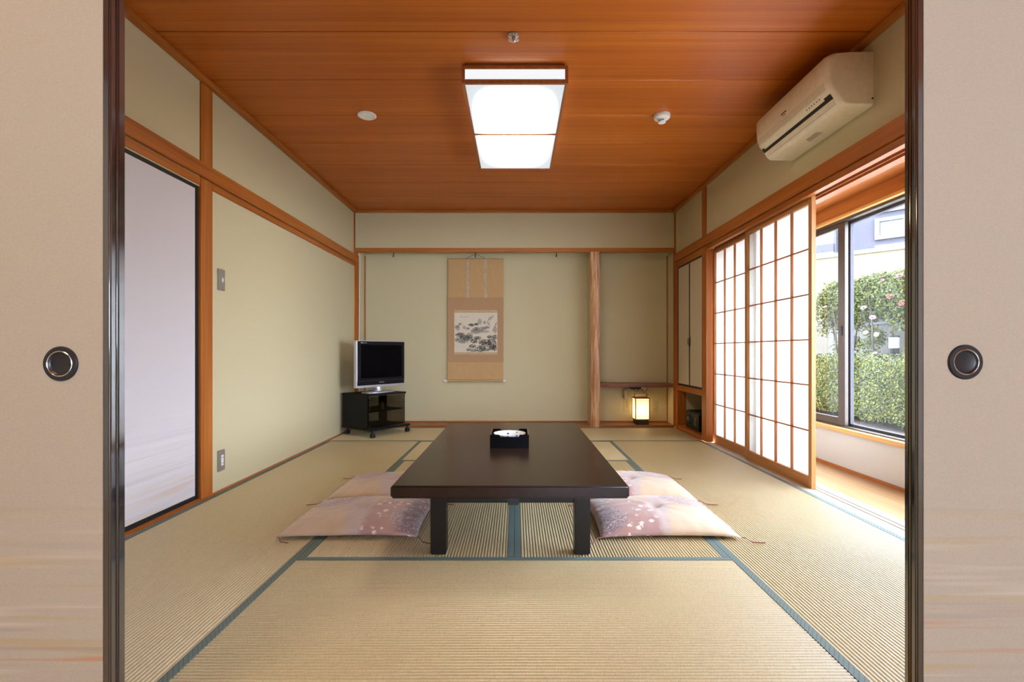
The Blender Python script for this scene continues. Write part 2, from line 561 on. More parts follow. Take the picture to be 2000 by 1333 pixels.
# back wall and alcoves
trim(B(XL, -1.793, YB + 0.0005, YB + 0.029, 0.0, 1.99), T + 'z', 'corner post behind the television')
trim(B(1.79, 1.824, YB + 0.0005, YB + 0.029, 0.0, 1.99), T + 'z', 'corner post between the alcove and the wall cabinet')
trim(B(XL, XR, YB + 0.0005, YB + 0.045, 1.991, 2.037), T + 'x', 'horizontal alcove lintel beam across the back wall')
trim(B(-1.7925, -1.780, YA - 0.012, YA - 0.0005, 0.03, 1.99), T + 'z', 'thin corner strip inside the left alcove', bevel=0.001)
trim(B(1.780, 1.7925, YA - 0.012, YA - 0.0005, 0.03, 1.99), T + 'z', 'thin corner strip inside the lamp alcove', bevel=0.001)
struct('floor_alcove', B(-1.792, 1.792, YB + 0.0005, YA - 0.0005, -0.05, 0.026), 'alcove_floor_wood', 'reddish brown wooden floor board of the alcoves', bevel=0.002, cat='floor')
struct('baseboard_back', B(-1.779, 1.779, YA - 0.008, YA - 0.0005, 0.027, 0.040), T + 'x', 'thin wooden strip at the foot of the alcove wall', bevel=0.001, cat='baseboard')

# peeled log pillar between the alcoves
k = N('peeled_log')
f = k.noise(k.coord((85, 85, 3.2)), 1.0, 4, 0.65, 0.6)
f2 = k.noise(k.coord((14, 14, 1.1)), 1.0, 3)
k.base(k.ramp(k.math('ADD', k.math('MULTIPLY', f, 0.75), k.math('MULTIPLY', f2, 0.25)),
              [(0.36, (0.30, 0.11, 0.035)), (0.46, (0.46, 0.21, 0.08)), (0.54, (0.62, 0.38, 0.19)), (0.64, (0.78, 0.60, 0.40))]))
k.s('Roughness', 0.35); k.bump(f, 0.6, 0.003)
M['peeled_log'] = k.m
vs, fs = [], []
n, hgt = 28, 15
for j in range(hgt):
    z = 0.002 + (1.989 - 0.002) * j / (hgt - 1)
    for i in range(n):
        a = 2 * math.pi * i / n
        r = 0.0575 + 0.002 * math.sin(3 * a + z * 2.1) + 0.0018 * math.sin(z * 5.0 + a) + 0.0012 * math.sin(7 * a + z)
        vs.append((0.8935 + 0.004 * math.sin(z * 1.7) + r * math.cos(a), 5.493 + r * math.sin(a) * 0.72, z))
for j in range(hgt - 1):
    for i in range(n):
        fs.append((j * n + i, j * n + (i + 1) % n, (j + 1) * n + (i + 1) % n, (j + 1) * n + i))
fs += [tuple(range(n))[::-1], tuple((hgt - 1) * n + i for i in range(n))]
trim(MB().add(vs, fs), 'peeled_log', 'round peeled log pillar with pale streaks between the two alcoves', bevel=0, smooth=True)

# right wall
trim(B(XR - 0.005, 1.867, 4.585, 4.695, 0.0, 2.431), T + 'z', 'wooden post between the wall cabinet and the paper screens')
trim(B(XR - 0.022, XR - 0.0055, YN, YB - 0.002, 1.870, 1.96), T + 'y', 'long horizontal wooden rail under the air conditioner')
km = MB()
for a, b, z0 in ((XR - 0.0002, 1.846, 1.829), (1.846, 1.880, 1.848), (1.880, 1.884, 1.829), (1.884, 1.918, 1.848), (1.918, 1.976, 1.829)):
    km.box(a, b, YN, 4.584, z0, 1.894)
trim(km, T + 'y', 'grooved wooden head track of the paper screens', bevel=0)
trim(B(XR, 1.867, 4.696, YB, 1.803, 1.894), T + 'y', 'wooden head above the wall cabinet doors')
sk = MB()
for a, b, z1 in ((1.7935, 1.8505, -0.001), (1.8505, 1.8755, -0.004), (1.8755, 1.887, -0.001), (1.887, 1.912, -0.004), (1.912, 1.976, -0.001)):
    sk.box(a, b, YN, 4.584, -0.05, z1)
trim(sk, 'pale_track_wood', 'pale polished floor track of the paper screens', bevel=0)
trim(B(1.7935, 1.9, 4.696, YB - 0.001, -0.05, -0.001), T + 'y', 'wooden strip on the floor under the wall cabinet', bevel=0.001)

# veranda behind the screens
struct('floor_veranda', B(1.9765, 2.388, 0.9, 4.75, -0.06, -0.003), 'veranda_floor_wood', 'pale wooden floor of the narrow veranda by the window', cat='floor')
struct('ceiling_veranda', B(1.9765, 2.388, 0.9, 4.75, 1.972, 2.0), T + 'y', 'wooden ceiling of the narrow veranda', cat='ceiling')
ww = MB()
ww.box(2.388, 2.53, 0.7, 4.95, -0.7, 0.268).box(2.388, 2.53, 0.7, 4.95, 2.1, ZC + 0.2)
ww.box(2.388, 2.53, 0.7, 0.92, 0.26, 2.1).box(2.388, 2.53, 4.74, 6.0, -0.7, 2.1).box(1.87, 2.388, 4.75, 4.79, -0.06, 2.46)
struct('wall_window', ww, 'cream_wall', 'cream plaster wall under the veranda window', cat='wall')
trim(B(2.366, 2.47, 0.92, 4.74, 0.269, 0.300), 'sill_wood', 'honey coloured wooden window sill of the veranda')
trim(B(2.388, 2.53, 0.92, 4.74, 1.862, 2.099), T + 'y', 'broad orange wooden head board above the veranda window')
trim(B(2.374, 2.47, 0.92, 4.74, 1.840, 1.8615), 'sill_wood', 'pale wooden strip below the head board of the veranda window')
trim(B(2.376, 2.388, 0.9, 4.75, -0.003, 0.018), T + 'y', 'thin brown strip at the foot of the cream veranda wall', bevel=0.001)

# sliding windows of the veranda
def sash(win, x, y0, y1, z0, z1, sl, sr, rb, rt, mat):
    m = MB()
    m.box(x, x + 0.028, y0, y0 + sl, z0, z1).box(x, x + 0.028, y1 - sr, y1, z0, z1)
    m.box(x + 0.001, x + 0.027, y0 + sl, y1 - sr, z0, z0 + rb).box(x + 0.001, x + 0.027, y0 + sl, y1 - sr, z1 - rt, z1)
    s = wpart(m, 'sash', mat, win, bevel=0.002, seg=1)
    wpart(B(x + 0.012, x + 0.015, y0 + sl - 0.004, y1 - sr + 0.004, z0 + rb - 0.004, z1 - rt + 0.004), 'pane', 'window_glass', s)
    return s
win = thing('window_1', 'large sliding veranda window with dark metal sashes facing the garden', 'window', (2.44, 2.83, 0.301), kind='structure')
fm = MB()
fm.box(2.41, 2.52, 0.921, 4.739, 0.301, 0.309).box(2.41, 2.52, 0.921, 4.739, 1.822, 1.8395).box(2.41, 2.52, 4.715, 4.739, 0.309, 1.822).box(2.41, 2.52, 0.921, 0.945, 0.309, 1.822)
wpart(fm, 'window_frame', 'sash_bronze', win)
s1 = sash(win, 2.42, 3.56, 4.714, 0.310, 1.8215, 0.075, 0.05, 0.055, 0.035, 'sash_bronze')
s2 = sash(win, 2.462, 2.16, 3.615, 0.310, 1.8215, 0.06, 0.055, 0.018, 0.02, 'sash_sheen_grey')
s3 = sash(win, 2.42, 0.946, 2.22, 0.310, 1.8215, 0.05, 0.06, 0.055, 0.035, 'sash_bronze')
lk = MB().box(2.413, 2.4195, 3.585, 3.61, 0.98, 1.05)
wpart(lk, 'latch', 'sash_sheen_grey', s1)

# shoji screens
SW = 'shoji_wood_'
def shoji(name, label, x, y0, y1):
    d = thing(name, label, 'sliding screen', (x, (y0 + y1) / 2, 0), kind='structure')
    st, zb, zt = 0.035, 0.071, 1.795
    for a, b in ((y0, y0 + st), (y1 - st, y1)):
        wpart(B(x, x + 0.028, a, b, -0.003, 1.846), 'stile', SW + 'z', d, bevel=0.0015, seg=1)
    wpart(B(x + 0.001, x + 0.027, y0 + st, y1 - st, -0.003, zb), 'rail', SW + 'y', d, bevel=0.0015, seg=1)
    wpart(B(x + 0.001, x + 0.027, y0 + st, y1 - st, zt, 1.846), 'rail', SW + 'y', d, bevel=0.0015, seg=1)
    iy = [y0 + st + (y1 - y0 - 2 * st) * i / 4 for i in range(5)]
    iz = [zb, 0.358, 0.648, 0.936, 1.224, 1.513, zt]
    for yy in iy[1:-1]:
        wpart(B(x + 0.005, x + 0.021, yy - 0.0052, yy + 0.0052, zb, zt), 'lattice_bar', T + 'z', d)
    for zz in iz[1:-1]:
        wpart(B(x + 0.007, x + 0.019, y0 + st, y1 - st, zz - 0.0046, zz + 0.0046), 'lattice_bar', T + 'y', d)
    base = None
    for i in range(4):
        for j in range(6):
            hy, hz = (iy[i + 1] - iy[i]) / 2, (iz[j + 1] - iz[j]) / 2
            wpart(B(x + 0.0212, x + 0.0216, iy[i], iy[i + 1], iz[j], iz[j + 1]), 'paper_pane', 'shoji_paper', d)
    return d
shoji('door_1', 'nearer white paper lattice screen with free front edge on the right', 1.849, 3.025, 3.907)
shoji('door_2', 'farther white paper lattice screen beside the wall cabinet post', 1.8855, 3.755, 4.635)

# painted sliding doors of the opening (two stacked on each side)
def fusuma(name, label, x0, x1, y0, y1, paper, pull=None, axis='y'):
    d = thing(name, label, 'sliding door', ((x0 + x1) / 2, (y0 + y1) / 2, 0.004), kind='structure')
    st, zb, zt = 0.0175, 0.004, 1.855
    m = (y0 + y1) / 2
    wpart(B(x0 + st, x1 - st, y0 + 0.003, y1 - 0.003, zb + 0.02, zt - 0.02), 'panel', paper, d)
    for a, b in ((x0, x0 + st), (x1 - st, x1)):
        wpart(B(a, b, y0, y1, zb, zt), 'stile', 'black_lacquer', d, bevel=0.004, seg=3)
    for a, b in ((zb, zb + 0.02), (zt - 0.02, zt)):
        wpart(B(x0 + st, x1 - st, y0 + 0.001, y1 - 0.001, a, b), 'rail', 'black_lacquer', d, bevel=0.003)
    if pull:
        c = (pull[0], y0 + 0.003, pull[1])
        p = wpart(MB().lathe([(0.0260, -0.0002), (0.0265, -0.0042), (0.034, -0.0042), (0.0362, -0.002), (0.0362, -0.0002)], 48, 'y', c), 'finger_pull', 'pull_black', d, smooth=True)
        wpart(MB().lathe([(0.0242, -0.0005), (0.0246, -0.0045), (0.0258, -0.0052), (0.0268, -0.0045), (0.0268, -0.0005)], 48, 'y', c), 'ring', 'chrome', p, smooth=True)
        wpart(MB().lathe([(0.0001, -0.0008), (0.0195, -0.0009), (0.0215, -0.0018), (0.0243, -0.0044)], 48, 'y', c), 'cup', 'pull_black', p, smooth=True)
    return d
fusuma('door_3', 'beige painted sliding door in front on the left with round black pull', -1.742, -0.840, 1.000, 1.0172, 'fusuma_paper', (-0.944, 0.8355))
fusuma('door_4', 'sliding door stacked behind the left one, only its black edge showing', -1.742, -0.840, 1.0192, 1.0415, 'fusuma_paper')
fusuma('door_5', 'greyish painted sliding door in front on the right with round black pull', 0.828, 1.728, 1.000, 1.0155, 'fusuma_paper', (0.931, 0.839))
fusuma('door_6', 'sliding door stacked behind the right one, only its black edge showing', 0.828, 1.728, 1.0170, 1.0335, 'fusuma_paper')
trim(B(-1.745, 1.73, 0.985, 1.062, -0.06, 0.003), T + 'x', 'wooden floor track of the painted sliding doors')
trim(B(-1.745, 1.73, 0.988, 1.049, 1.856, 1.8595), T + 'x', 'wooden head track of the painted sliding doors', bevel=0)
trim(B(1.7305, 1.806, 0.985, 1.049, -0.06, 1.8595), T + 'z', 'wooden post at the right end of the painted sliding doors')

# closet door in the left wall
cl = thing('door_7', 'lilac-white painted closet door with black edge on the left wall', 'sliding door', (XL - 0.02, 2.35, 0.007), kind='structure')
y0, y1 = 1.90, 2.806
wpart(B(XL - 0.028, XL - 0.012, y0 + 0.02, y1 - 0.020, 0.03, 1.803), 'panel', 'closet_paper', cl)
wpart(B(XL - 0.030, XL - 0.006, y1 - 0.021, y1 - 0.0005, 0.0065, 1.825), 'stile', 'black_frame', cl, bevel=0.002)
wpart(B(XL - 0.030, XL - 0.006, y0, y0 + 0.02, 0.0065, 1.825), 'stile', 'black_frame', cl, bevel=0.002)
wpart(B(XL - 0.030, XL - 0.006, y0 + 0.02, y1 - 0.021, 0.0065, 0.030), 'rail', 'black_frame', cl, bevel=0.002)
wpart(B(XL - 0.030, XL - 0.006, y0 + 0.02, y1 - 0.021, 1.803, 1.825), 'rail', 'black_frame', cl, bevel=0.002)

# the front room round the camera
fr = MB()
struct('floor_front', B(-2.6, 2.6, -3.1, 0.984, -0.12, -0.004), 'rush', 'straw floor of the front room', cat='floor')
struct('ceiling_front', B(-2.6, 2.6, -3.1, 0.984, 2.45, 2.52), 'ceiling_wood', 'wooden ceiling of the front room', cat='ceiling')
fw = MB()
struct('wall_front_left', B(-2.5, -2.4, -3.1, 0.984, -0.1, 2.5), 'front_room_wall', 'plaster wall on the left of the front room', cat='wall')
struct('wall_front_right', B(2.4, 2.5, -3.1, 0.9, -0.1, 2.5), 'front_room_wall', 'plaster wall on the right of the front room', cat='wall')
fw.box(-2.5, 0.2, -3.2, -3.1, -0.1, 2.5).box(1.9, 2.5, -3.2, -3.1, -0.1, 2.5).box(0.2, 1.9, -3.2, -3.1, -0.1, 0.6).box(0.2, 1.9, -3.2, -3.1, 1.9, 2.5)
struct('wall_front_rear', fw, 'front_room_wall', 'plaster wall with a window opening at the rear of the front room', cat='wall')

# ------------------------------------------------------------------ low table
tb = thing('low_table', 'low dark brown lacquered table in the middle of the room', 'table', (-0.0245, 2.7565, 0))
HW, HL = 0.4725, 0.85
B(-HW, HW, -HL, HL, 0.279, 0.33).build('table_top', 'table_lacquer', tb, bevel=0.007, seg=3)
for sx in (-1, 1):
    for sy in (-1, 1):
        cx, cy = sx * (HW - 0.135 - 0.0325 + 0.0), sy * (HL - 0.168)
        B(cx - 0.033, cx + 0.033, cy - 0.033, cy + 0.033, 0.0012, 0.2788).build('leg', 'table_leg', tb, bevel=0.004)
lx, ly = HW - 0.1675, HL - 0.168
for sy in (-1, 1):
    B(-lx + 0.033, lx - 0.033, sy * ly - 0.011, sy * ly + 0.011, 0.214, 0.2788).build('apron_rail', 'table_leg', tb, bevel=0.002)
for sx in (-1, 1):
    B(sx * lx - 0.011, sx * lx + 0.011, -ly + 0.033, ly - 0.033, 0.214, 0.2788).build('apron_rail', 'table_leg', tb, bevel=0.002)
B(-0.012, 0.036, -ly - 0.018, -ly - 0.0115, 0.206, 0.240).build('leg_catch', 'matte_black', tb, bevel=0.003)

# lacquer tray box with a porcelain dish
tr = thing('tray_box', 'small square black lacquer tray box with red rim on the table', 'tray', (-0.0365, 2.762, 0.3302))
h, a = 0.073, 0.107
def notched(y0, y1):
    return MB().prism([(-a, 0), (a, 0), (a, h), (0.057, h), (0.050, h - 0.012), (-0.050, h - 0.012), (-0.057, h), (-a, h)], y0, y1, 'y')
notched(-a, -a + 0.006).build('front_wall', 'tray_black', tr)
notched(a - 0.006, a).build('rear_wall', 'tray_black', tr)
for s in (-1, 1):
    x0, x1 = (-a, -a + 0.006) if s < 0 else (a - 0.006, a)
    sw = B(x0, x1, -a + 0.0061, a - 0.0061, 0, h - 0.003).build('side_wall', 'tray_black', tr)
    B(x0 - 0.0004, x1 + 0.0004, -a + 0.0002, a - 0.0002, h - 0.0029, h + 0.0012).build('red_rim', 'red_lacquer', sw, bevel=0.0008)
B(-a + 0.0062, a - 0.0062, -a + 0.0062, a - 0.0062, 0.0, 0.008).build('bottom', 'red_lacquer', tr)
k = N('blue_porcelain')
nz = k.noise(k.coord((34, 34, 34), loc=(0.4, 0.9, 0)), 1.0, 2, 0.5)
bm_ = k.maprange(nz, 0.60, 0.66)
k.base(k.mix(bm_, (0.84, 0.86, 0.88), (0.03, 0.05, 0.26)))
k.s('Roughness', 0.15); k.s('Coat Weight', 0.5)
M['porcelain'] = k.m
di = thing('porcelain_dish', 'round white dish painted blue inside the black tray box', 'dish', (-0.0365, 2.762, 0.3385))
vs, fs = [], []
prof = [(0.002, 0.006), (0.030, 0.006), (0.050, 0.014), (0.070, 0.036), (0.088, 0.056), (0.0905, 0.0575), (0.0905, 0.054), (0.072, 0.031), (0.050, 0.007), (0.034, 0.002), (0.032, 0.0005), (0.002, 0.002)]
n = 64
for i in range(n):
    an = 2 * math.pi * i / n
    for j, (r, z) in enumerate(prof):
        q = 1 + (0.022 * math.cos(16 * an) if r > 0.08 else 0)
        vs.append((r * q * math.cos(an), r * q * math.sin(an), z))
m_ = len(prof)
for i in range(n):
    for j in range(m_ - 1):
        fs.append((i * m_ + j, ((i + 1) % n) * m_ + j, ((i + 1) % n) * m_ + j + 1, i * m_ + j + 1))
MB().add(vs, fs).build('bowl', 'porcelain', di, smooth=True, angle=60)

# ------------------------------------------------------------------ floor cushions
def cushion_mat(name, sg):
    k = N(name)
    tc = k.n('ShaderNodeTexCoord'); sp = k.n('ShaderNodeSeparateXYZ')
    k.l(tc.outputs['Object'], sp.inputs[0])
    x = k.math('MULTIPLY', sp.outputs[0], sg / 0.32)     # +1 = side away from the table
    y = k.math('MULTIPLY', sp.outputs[1], 1 / 0.27)      # +1 = away from the camera
    col = k.mix(k.maprange(k.noise(k.coord((4, 4, 4)), 1.0, 3), 0.35, 0.65), (0.47, 0.325, 0.195), (0.55, 0.40, 0.27))
    # stippled silvery diagonal band
    d = k.math('ABSOLUTE', k.math('ADD', k.math('SUBTRACT', x, k.math('MULTIPLY', y, 0.22)), -0.02))
    wob = k.math('MULTIPLY', k.math('SUBTRACT', k.noise(k.coord((9, 9, 9)), 1.0, 2), 0.5), 0.5)
    band = k.maprange(k.math('ADD', d, wob), 0.16, 0.24, 1, 0)
    stip = k.maprange(k.noise(k.coord((230, 230, 230)), 1.0, 2), 0.45, 0.55)
    col = k.mix(k.math('MULTIPLY', band, k.math('ADD', k.math('MULTIPLY', stip, 0.7), 0.2)), col, (0.40, 0.33, 0.36))
    # pink ground with small pale blossoms on the table side
    ins = k.math('MULTIPLY', k.maprange(k.math('ADD', x, wob), -0.08, -0.2, 0, 1), k.maprange(k.math('ADD', y, k.math('MULTIPLY', x, 0.9)), 0.12, -0.05, 0, 1))
    col = k.mix(k.math('MULTIPLY', ins, 0.85), col, (0.36, 0.19, 0.165))
    vo = k.n('ShaderNodeTexVoronoi'); vo.inputs['Scale'].default_value = 24.0
    k.l(tc.outputs['Object'], vo.inputs['Vector'])
    fl = k.math('MULTIPLY', k.maprange(k.math('ADD', vo.outputs['Distance'], k.math('MULTIPLY', k.math('SUBTRACT', k.noise(k.coord((120, 120, 120)), 1.0, 1), 0.5), 0.6)), 0.26, 0.32, 1, 0), ins)
    keep = k.maprange(k.noise(k.coord((14, 14, 14), loc=(2, 0, 0)), 1.0, 1), 0.43, 0.47)
    col = k.mix(k.math('MULTIPLY', k.math('MULTIPLY', fl, keep), 0.8), col, (0.78, 0.68, 0.60))
    # mauve medallions with white curls
    def disc(cx, cy, r):
        dx = k.math('SUBTRACT', x, cx); dy = k.math('MULTIPLY', k.math('SUBTRACT', y, cy), 0.85)
        return k.maprange(k.math('SQRT', k.math('ADD', k.math('MULTIPLY', dx, dx), k.math('MULTIPLY', dy, dy))), r, r + 0.02, 1, 0)
    med = k.math('MAXIMUM', disc(0.60, 0.50, 0.40), k.math('MAXIMUM', disc(-0.95, -0.45, 0.42), disc(-0.62, 0.85, 0.25)))
    col = k.mix(k.math('MULTIPLY', med, 0.85), col, (0.27, 0.155, 0.155))
    wv = k.noise(k.coord((26, 26, 26)), 1.0, 1, 0.5, 2.5)
    curl = k.math('MULTIPLY', k.maprange(k.math('ABSOLUTE', k.math('SUBTRACT', wv, 0.5)), 0.012, 0.03, 1, 0), med)
    col = k.mix(k.math('MULTIPLY', curl, 0.85), col, (0.80, 0.72, 0.68))
    k.base(col)
    k.s('Roughness', 0.42); k.s('Sheen Weight', 0.35); k.s('Sheen Roughness', 0.4)
    wr = k.noise(k.coord((5, 30, 5)), 1.0, 3)
    k.bump(k.math('ADD', wr, k.math('MULTIPLY', stip, 0.05)), 0.25, 0.01)
    M[name] = k.m
cushion_mat('cushion_silk_left', -1.0)
cushion_mat('cushion_silk_right', 1.0)

def cushion(label, x0, x1, y0, y1, mat, seed, sg):
    rr = random.Random(seed)
    hx, hy = (x1 - x0) / 2, (y1 - y0) / 2
    c = thing('floor_cushion', label, 'cushion', ((x0 + x1) / 2, (y0 + y1) / 2, 0.001), group='silk floor cushions at the low table')
    n = 44
    ph = [rr.uniform(0, 6.28) for _ in range(8)]
    vs, fs = [], []
    for side in (1, -1):
        for j in range(n + 1):
            for i in range(n + 1):
                u, v = -1 + 2 * i / n, -1 + 2 * j / n
                x = hx * u * (1 - 0.035 * (1 - v * v) * u * u)
                y = hy * v * (1 - 0.035 * (1 - u * u) * v * v)
                p = max(0.0, (1 - abs(u) ** 2.6) * (1 - abs(v) ** 2.6))
                e = p ** 0.52
                seam = 0.020 + 0.004 * math.sin(3 * u + ph[0]) - 0.008 * (abs(u) ** 8) * (abs(v) ** 8)
                if side > 0:
                    tuft = 0.020 * math.exp(-((x / 0.030) ** 2 + (y / 0.030) ** 2)) + 0.007 * math.exp(-((x / 0.1) ** 2 + (y / 0.1) ** 2))
                    wr = 0.0028 * math.sin(28 * u + 3 * math.sin(3 * v + ph[1]) + ph[2]) * math.exp(-((1 - abs(v)) / 0.22)) * p ** 0.3
                    wr += 0.0028 * math.sin(24 * v + 3 * math.sin(3 * u + ph[3]) + ph[4]) * math.exp(-((1 - abs(u)) / 0.22)) * p ** 0.3
                    lump = 0.004 * math.sin(2.3 * u + ph[5]) * math.sin(2.7 * v + ph[6]) * p
                    ray = 0.0016 * math.sin(9 * math.atan2(y, x) + ph[7]) * math.exp(-((x * x + y * y) / 0.03))
                    z = seam + 0.058 * e - tuft + wr + lump + ray
                else:
                    z = max(0.0, seam * (1 - min(1.0, 1.35 * e)))
                vs.append((x, y, z))
    s = (n + 1) ** 2
    for q in (0, s):
        for j in range(n):
            for i in range(n):
                f = (q + j * (n + 1) + i, q + j * (n + 1) + i + 1, q + (j + 1) * (n + 1) + i + 1, q + (j + 1) * (n + 1) + i)
                fs.append(f if q == 0 else f[::-1])
    mb = MB().add(vs, fs)
    o = mb.build('cover', mat, c, smooth=True, angle=180)
    bm = bmesh.new(); bm.from_mesh(o.data); bmesh.ops.remove_doubles(bm, verts=bm.verts, dist=0.0006)
    bmesh.ops.recalc_face_normals(bm, faces=bm.faces); bm.to_mesh(o.data); bm.free()
    for p in o.data.polygons: p.use_smooth = True
    MB().lathe([(0.0005, 0.0), (0.005, 0.0015), (0.006, 0.004), (0.004, 0.006), (0.0005, 0.007)], 10, 'z', (0, 0, 0.043)).build('tuft', mat, c, smooth=True)
    for sx in (-1, 1):
        for sy in (-1, 1):
            cx, cy = sx * hx * 0.995, sy * hy * 0.995
            L = rr.uniform(0.035, 0.06)
            ox = sx * (1 if rr.random() > 0.1 else -1)
            pts = [(cx, cy, 0.012), (cx + ox * 0.012, cy - 0.004 * rr.random(), 0.012), (cx + ox * 0.026, cy - 0.020, 0.006), (cx + ox * 0.034, cy - 0.035, 0.0035), (cx + ox * (0.036 + L), cy - 0.045 + rr.uniform(-0.01, 0.012), 0.0035)]
            MB().tube(pts, [0.002, 0.0016, 0.0016, 0.0022, 0.0026], 6).build('tassel', 'cord_red', c, smooth=True)
    return c
cushion('tan and mauve silk floor cushion left of the table, nearest the camera', -1.095, -0.452, 2.205, 2.735, 'cushion_silk_left', 1, -1)
cushion('tan and mauve silk floor cushion left of the table, second from the camera', -1.085, -0.440, 2.745, 3.290, 'cushion_silk_left', 2, -1)
cushion('pale mauve silk floor cushion right of the table, nearest the camera', 0.384, 1.030, 2.200, 2.735, 'cushion_silk_right', 3, 1)
cushion('pale mauve silk floor cushion right of the table, second from the camera', 0.384, 1.035, 2.745, 3.285, 'cushion_silk_right', 4, 1)

# ------------------------------------------------------------------ television stand and television
YAW = R(55)
ts = thing('television_stand', 'black television stand with smoked glass doors on casters in the corner', 'tv stand', (-1.5027, 5.117, 0), YAW)
B(-0.248, 0.250, -0.215, 0.207, 0.410, 0.430).build('top_board', 'stand_black', ts, bevel=0.002)
B(-0.242, -0.224, -0.200, 0.205, 0.0902, 0.4098).build('side_panel', 'stand_black', ts, bevel=0.001)
B(0.224, 0.242, 0.085, 0.205, 0.0902, 0.4098).build('side_panel', 'stand_black', ts, bevel=0.001)
B(-0.223, -0.02, 0.190, 0.205, 0.0902, 0.4098).build('back_panel', 'stand_black', ts, bevel=0.001)
B(-0.2235, 0.2235, -0.185, 0.188, 0.245, 0.257).build('shelf_board', 'stand_black', ts, bevel=0.001)
B(-0.250, 0.262, -0.268, 0.207, 0.070, 0.090).build('base_board', 'stand_black', ts, bevel=0.003)
for a_, b_ in ((-0.240, -0.002), (0.002, 0.240)):
    g = B(a_, b_, -0.2065, -0.2015, 0.094, 0.407).build('glass_door', 'smoked_glass', ts)
    s_ = -1 if a_ < 0 else 1
    kx = -0.235 if s_ < 0 else 0.217
    for kz in (0.097, 0.385):
        B(kx, kx + 0.018, -0.211, -0.2066, kz, kz + 0.018).build('hinge', 'matte_black', g, bevel=0.001)
for cx, cy in ((-0.215, -0.248), (0.244, -0.240), (-0.21, 0.165), (0.205, 0.165)):
    ct = MB().cyl(0.010, 0.040, 0.0698, 12, 'z', (cx, cy, 0)).box(cx - 0.014, cx + 0.014, cy - 0.016, cy + 0.016, 0.038, 0.048).build('caster', 'matte_black', ts, bevel=0.001)
    for s_ in (-1, 1):
        MB().cyl(0.021, cx + s_ * 0.013 - 0.008, cx + s_ * 0.013 + 0.008, 18, 'x', (0, cy, 0.022)).build('wheel', 'rubber', ct, bevel=0.002)
def onstand(x, y, z):
    c, s = math.cos(YAW), math.sin(YAW)
    return (-1.5027 + c * x - s * y, 5.117 + s * x + c * y, z)
# things kept inside the stand
cc = thing('coiled_cable', 'pale coiled cable bundle behind the left glass door of the stand', 'cable', onstand(-0.172, -0.150, 0.2575), YAW)
pts = [(0.028 * math.cos(t * 0.45) * (1 + 0.05 * math.sin(t)), 0.004 * math.sin(t * 1.3), 0.095 + 0.034 * math.sin(t * 0.45)) for t in range(60)]
MB().tube(pts, 0.0035, 6).build('coil', 'cable_white', cc, smooth=True)
MB().tube([(0.012, -0.01, 0.10), (0.0, -0.012, 0.06), (-0.014, -0.012, 0.022), (-0.016, -0.010, 0.004)], 0.0032, 6).build('loose_end', 'cable_white', cc, smooth=True)
ad = thing('power_adapter', 'small tan power adapter behind the glass doors of the stand', 'adapter', onstand(0.0, -0.13, 0.2575), YAW)
B(-0.014, 0.014, -0.012, 0.012, 0.0, 0.075).build('adapter_body', 'beige_plate', ad, bevel=0.003)
MB().tube([(0, 0, 0.0752), (0.004, 0.01, 0.10), (0.02, 0.03, 0.11), (0.05, 0.08, 0.06), (0.05, 0.16, 0.004)], 0.003, 6).build('adapter_cable', 'cable_black', ad, smooth=True)

tv = thing('television', 'silver flat television with black screen turned towards the room', 'television', (-1.448, 5.134, 0.4302), YAW)
n = 40
def ell(a, b, z, k_=1.0):
    return [(a * math.cos(2 * math.pi * i / n), b * math.sin(2 * math.pi * i / n) * k_, z) for i in range(n)]
vs = ell(0.205, 0.105, 0.0) + ell(0.205, 0.105, 0.005) + ell(0.190, 0.095, 0.011) + ell(0.10, 0.055, 0.014)
fs = []
for q in range(3):
    fs += [(q * n + i, q * n + (i + 1) % n, (q + 1) * n + (i + 1) % n, (q + 1) * n + i) for i in range(n)]
fs += [tuple(range(n))[::-1], tuple(range(3 * n, 4 * n))]
MB().add([(p[0], p[1] + 0.02, p[2]) for p in vs], fs).build('foot', 'silver_plastic', tv, smooth=True, angle=30)
MB().lathe([(0.050, 0.012), (0.045, 0.02), (0.045, 0.075)], 24, 'z', (0, 0.035, 0)).build('neck', 'silver_plastic', tv, smooth=True)
W2 = 0.318
cas = MB()
cas.prism([(-W2, -0.030), (W2, -0.030), (W2, 0.012), (W2 - 0.03, 0.045), (0.2, 0.085), (-0.2, 0.085), (-W2 + 0.03, 0.045), (-W2, 0.012)], 0.059, 0.542, 'z')
cb = cas.build('casing', 'silver_plastic', tv, bevel=0.004)
bz = MB()
bz.box(-W2 + 0.016, W2 - 0.006, -0.0325, -0.0302, 0.455 + 0.045, 0.536).box(-W2 + 0.016, -W2 + 0.055, -0.0325, -0.0302, 0.155, 0.50)
bz.box(W2 - 0.045, W2 - 0.006, -0.0325, -0.0302, 0.155, 0.50).box(-W2 + 0.016, W2 - 0.006, -0.0325, -0.0302, 0.128, 0.155)
bz.build('bezel', 'bezel_black', tv)
B(-W2 + 0.055, W2 - 0.045, -0.0318, -0.0302, 0.155, 0.50).build('screen', 'screen_glass', tv)
B(-W2 + 0.012, W2 - 0.008, -0.0335, -0.0302, 0.083, 0.1275).build('speaker_bar', 'bezel_black', tv, bevel=0.001)
mk = MB()
for i, wv in enumerate((0.010, 0.008, 0.006, 0.006, 0.007, 0.006)):
    mk.box(-W2 + 0.055 + i * 0.0125, -W2 + 0.055 + i * 0.0125 + wv, -0.0331, -0.0326, 0.516, 0.5225 if i < 2 else 0.520)
for i in range(7):
    mk.box(-0.032 + i * 0.0092, -0.032 + i * 0.0092 + 0.007, -0.0341, -0.0336, 0.106, 0.112 if i == 0 else 0.1105)
tag(mk.build('printed_marks', 'white_plastic', tv), kind='stuff')
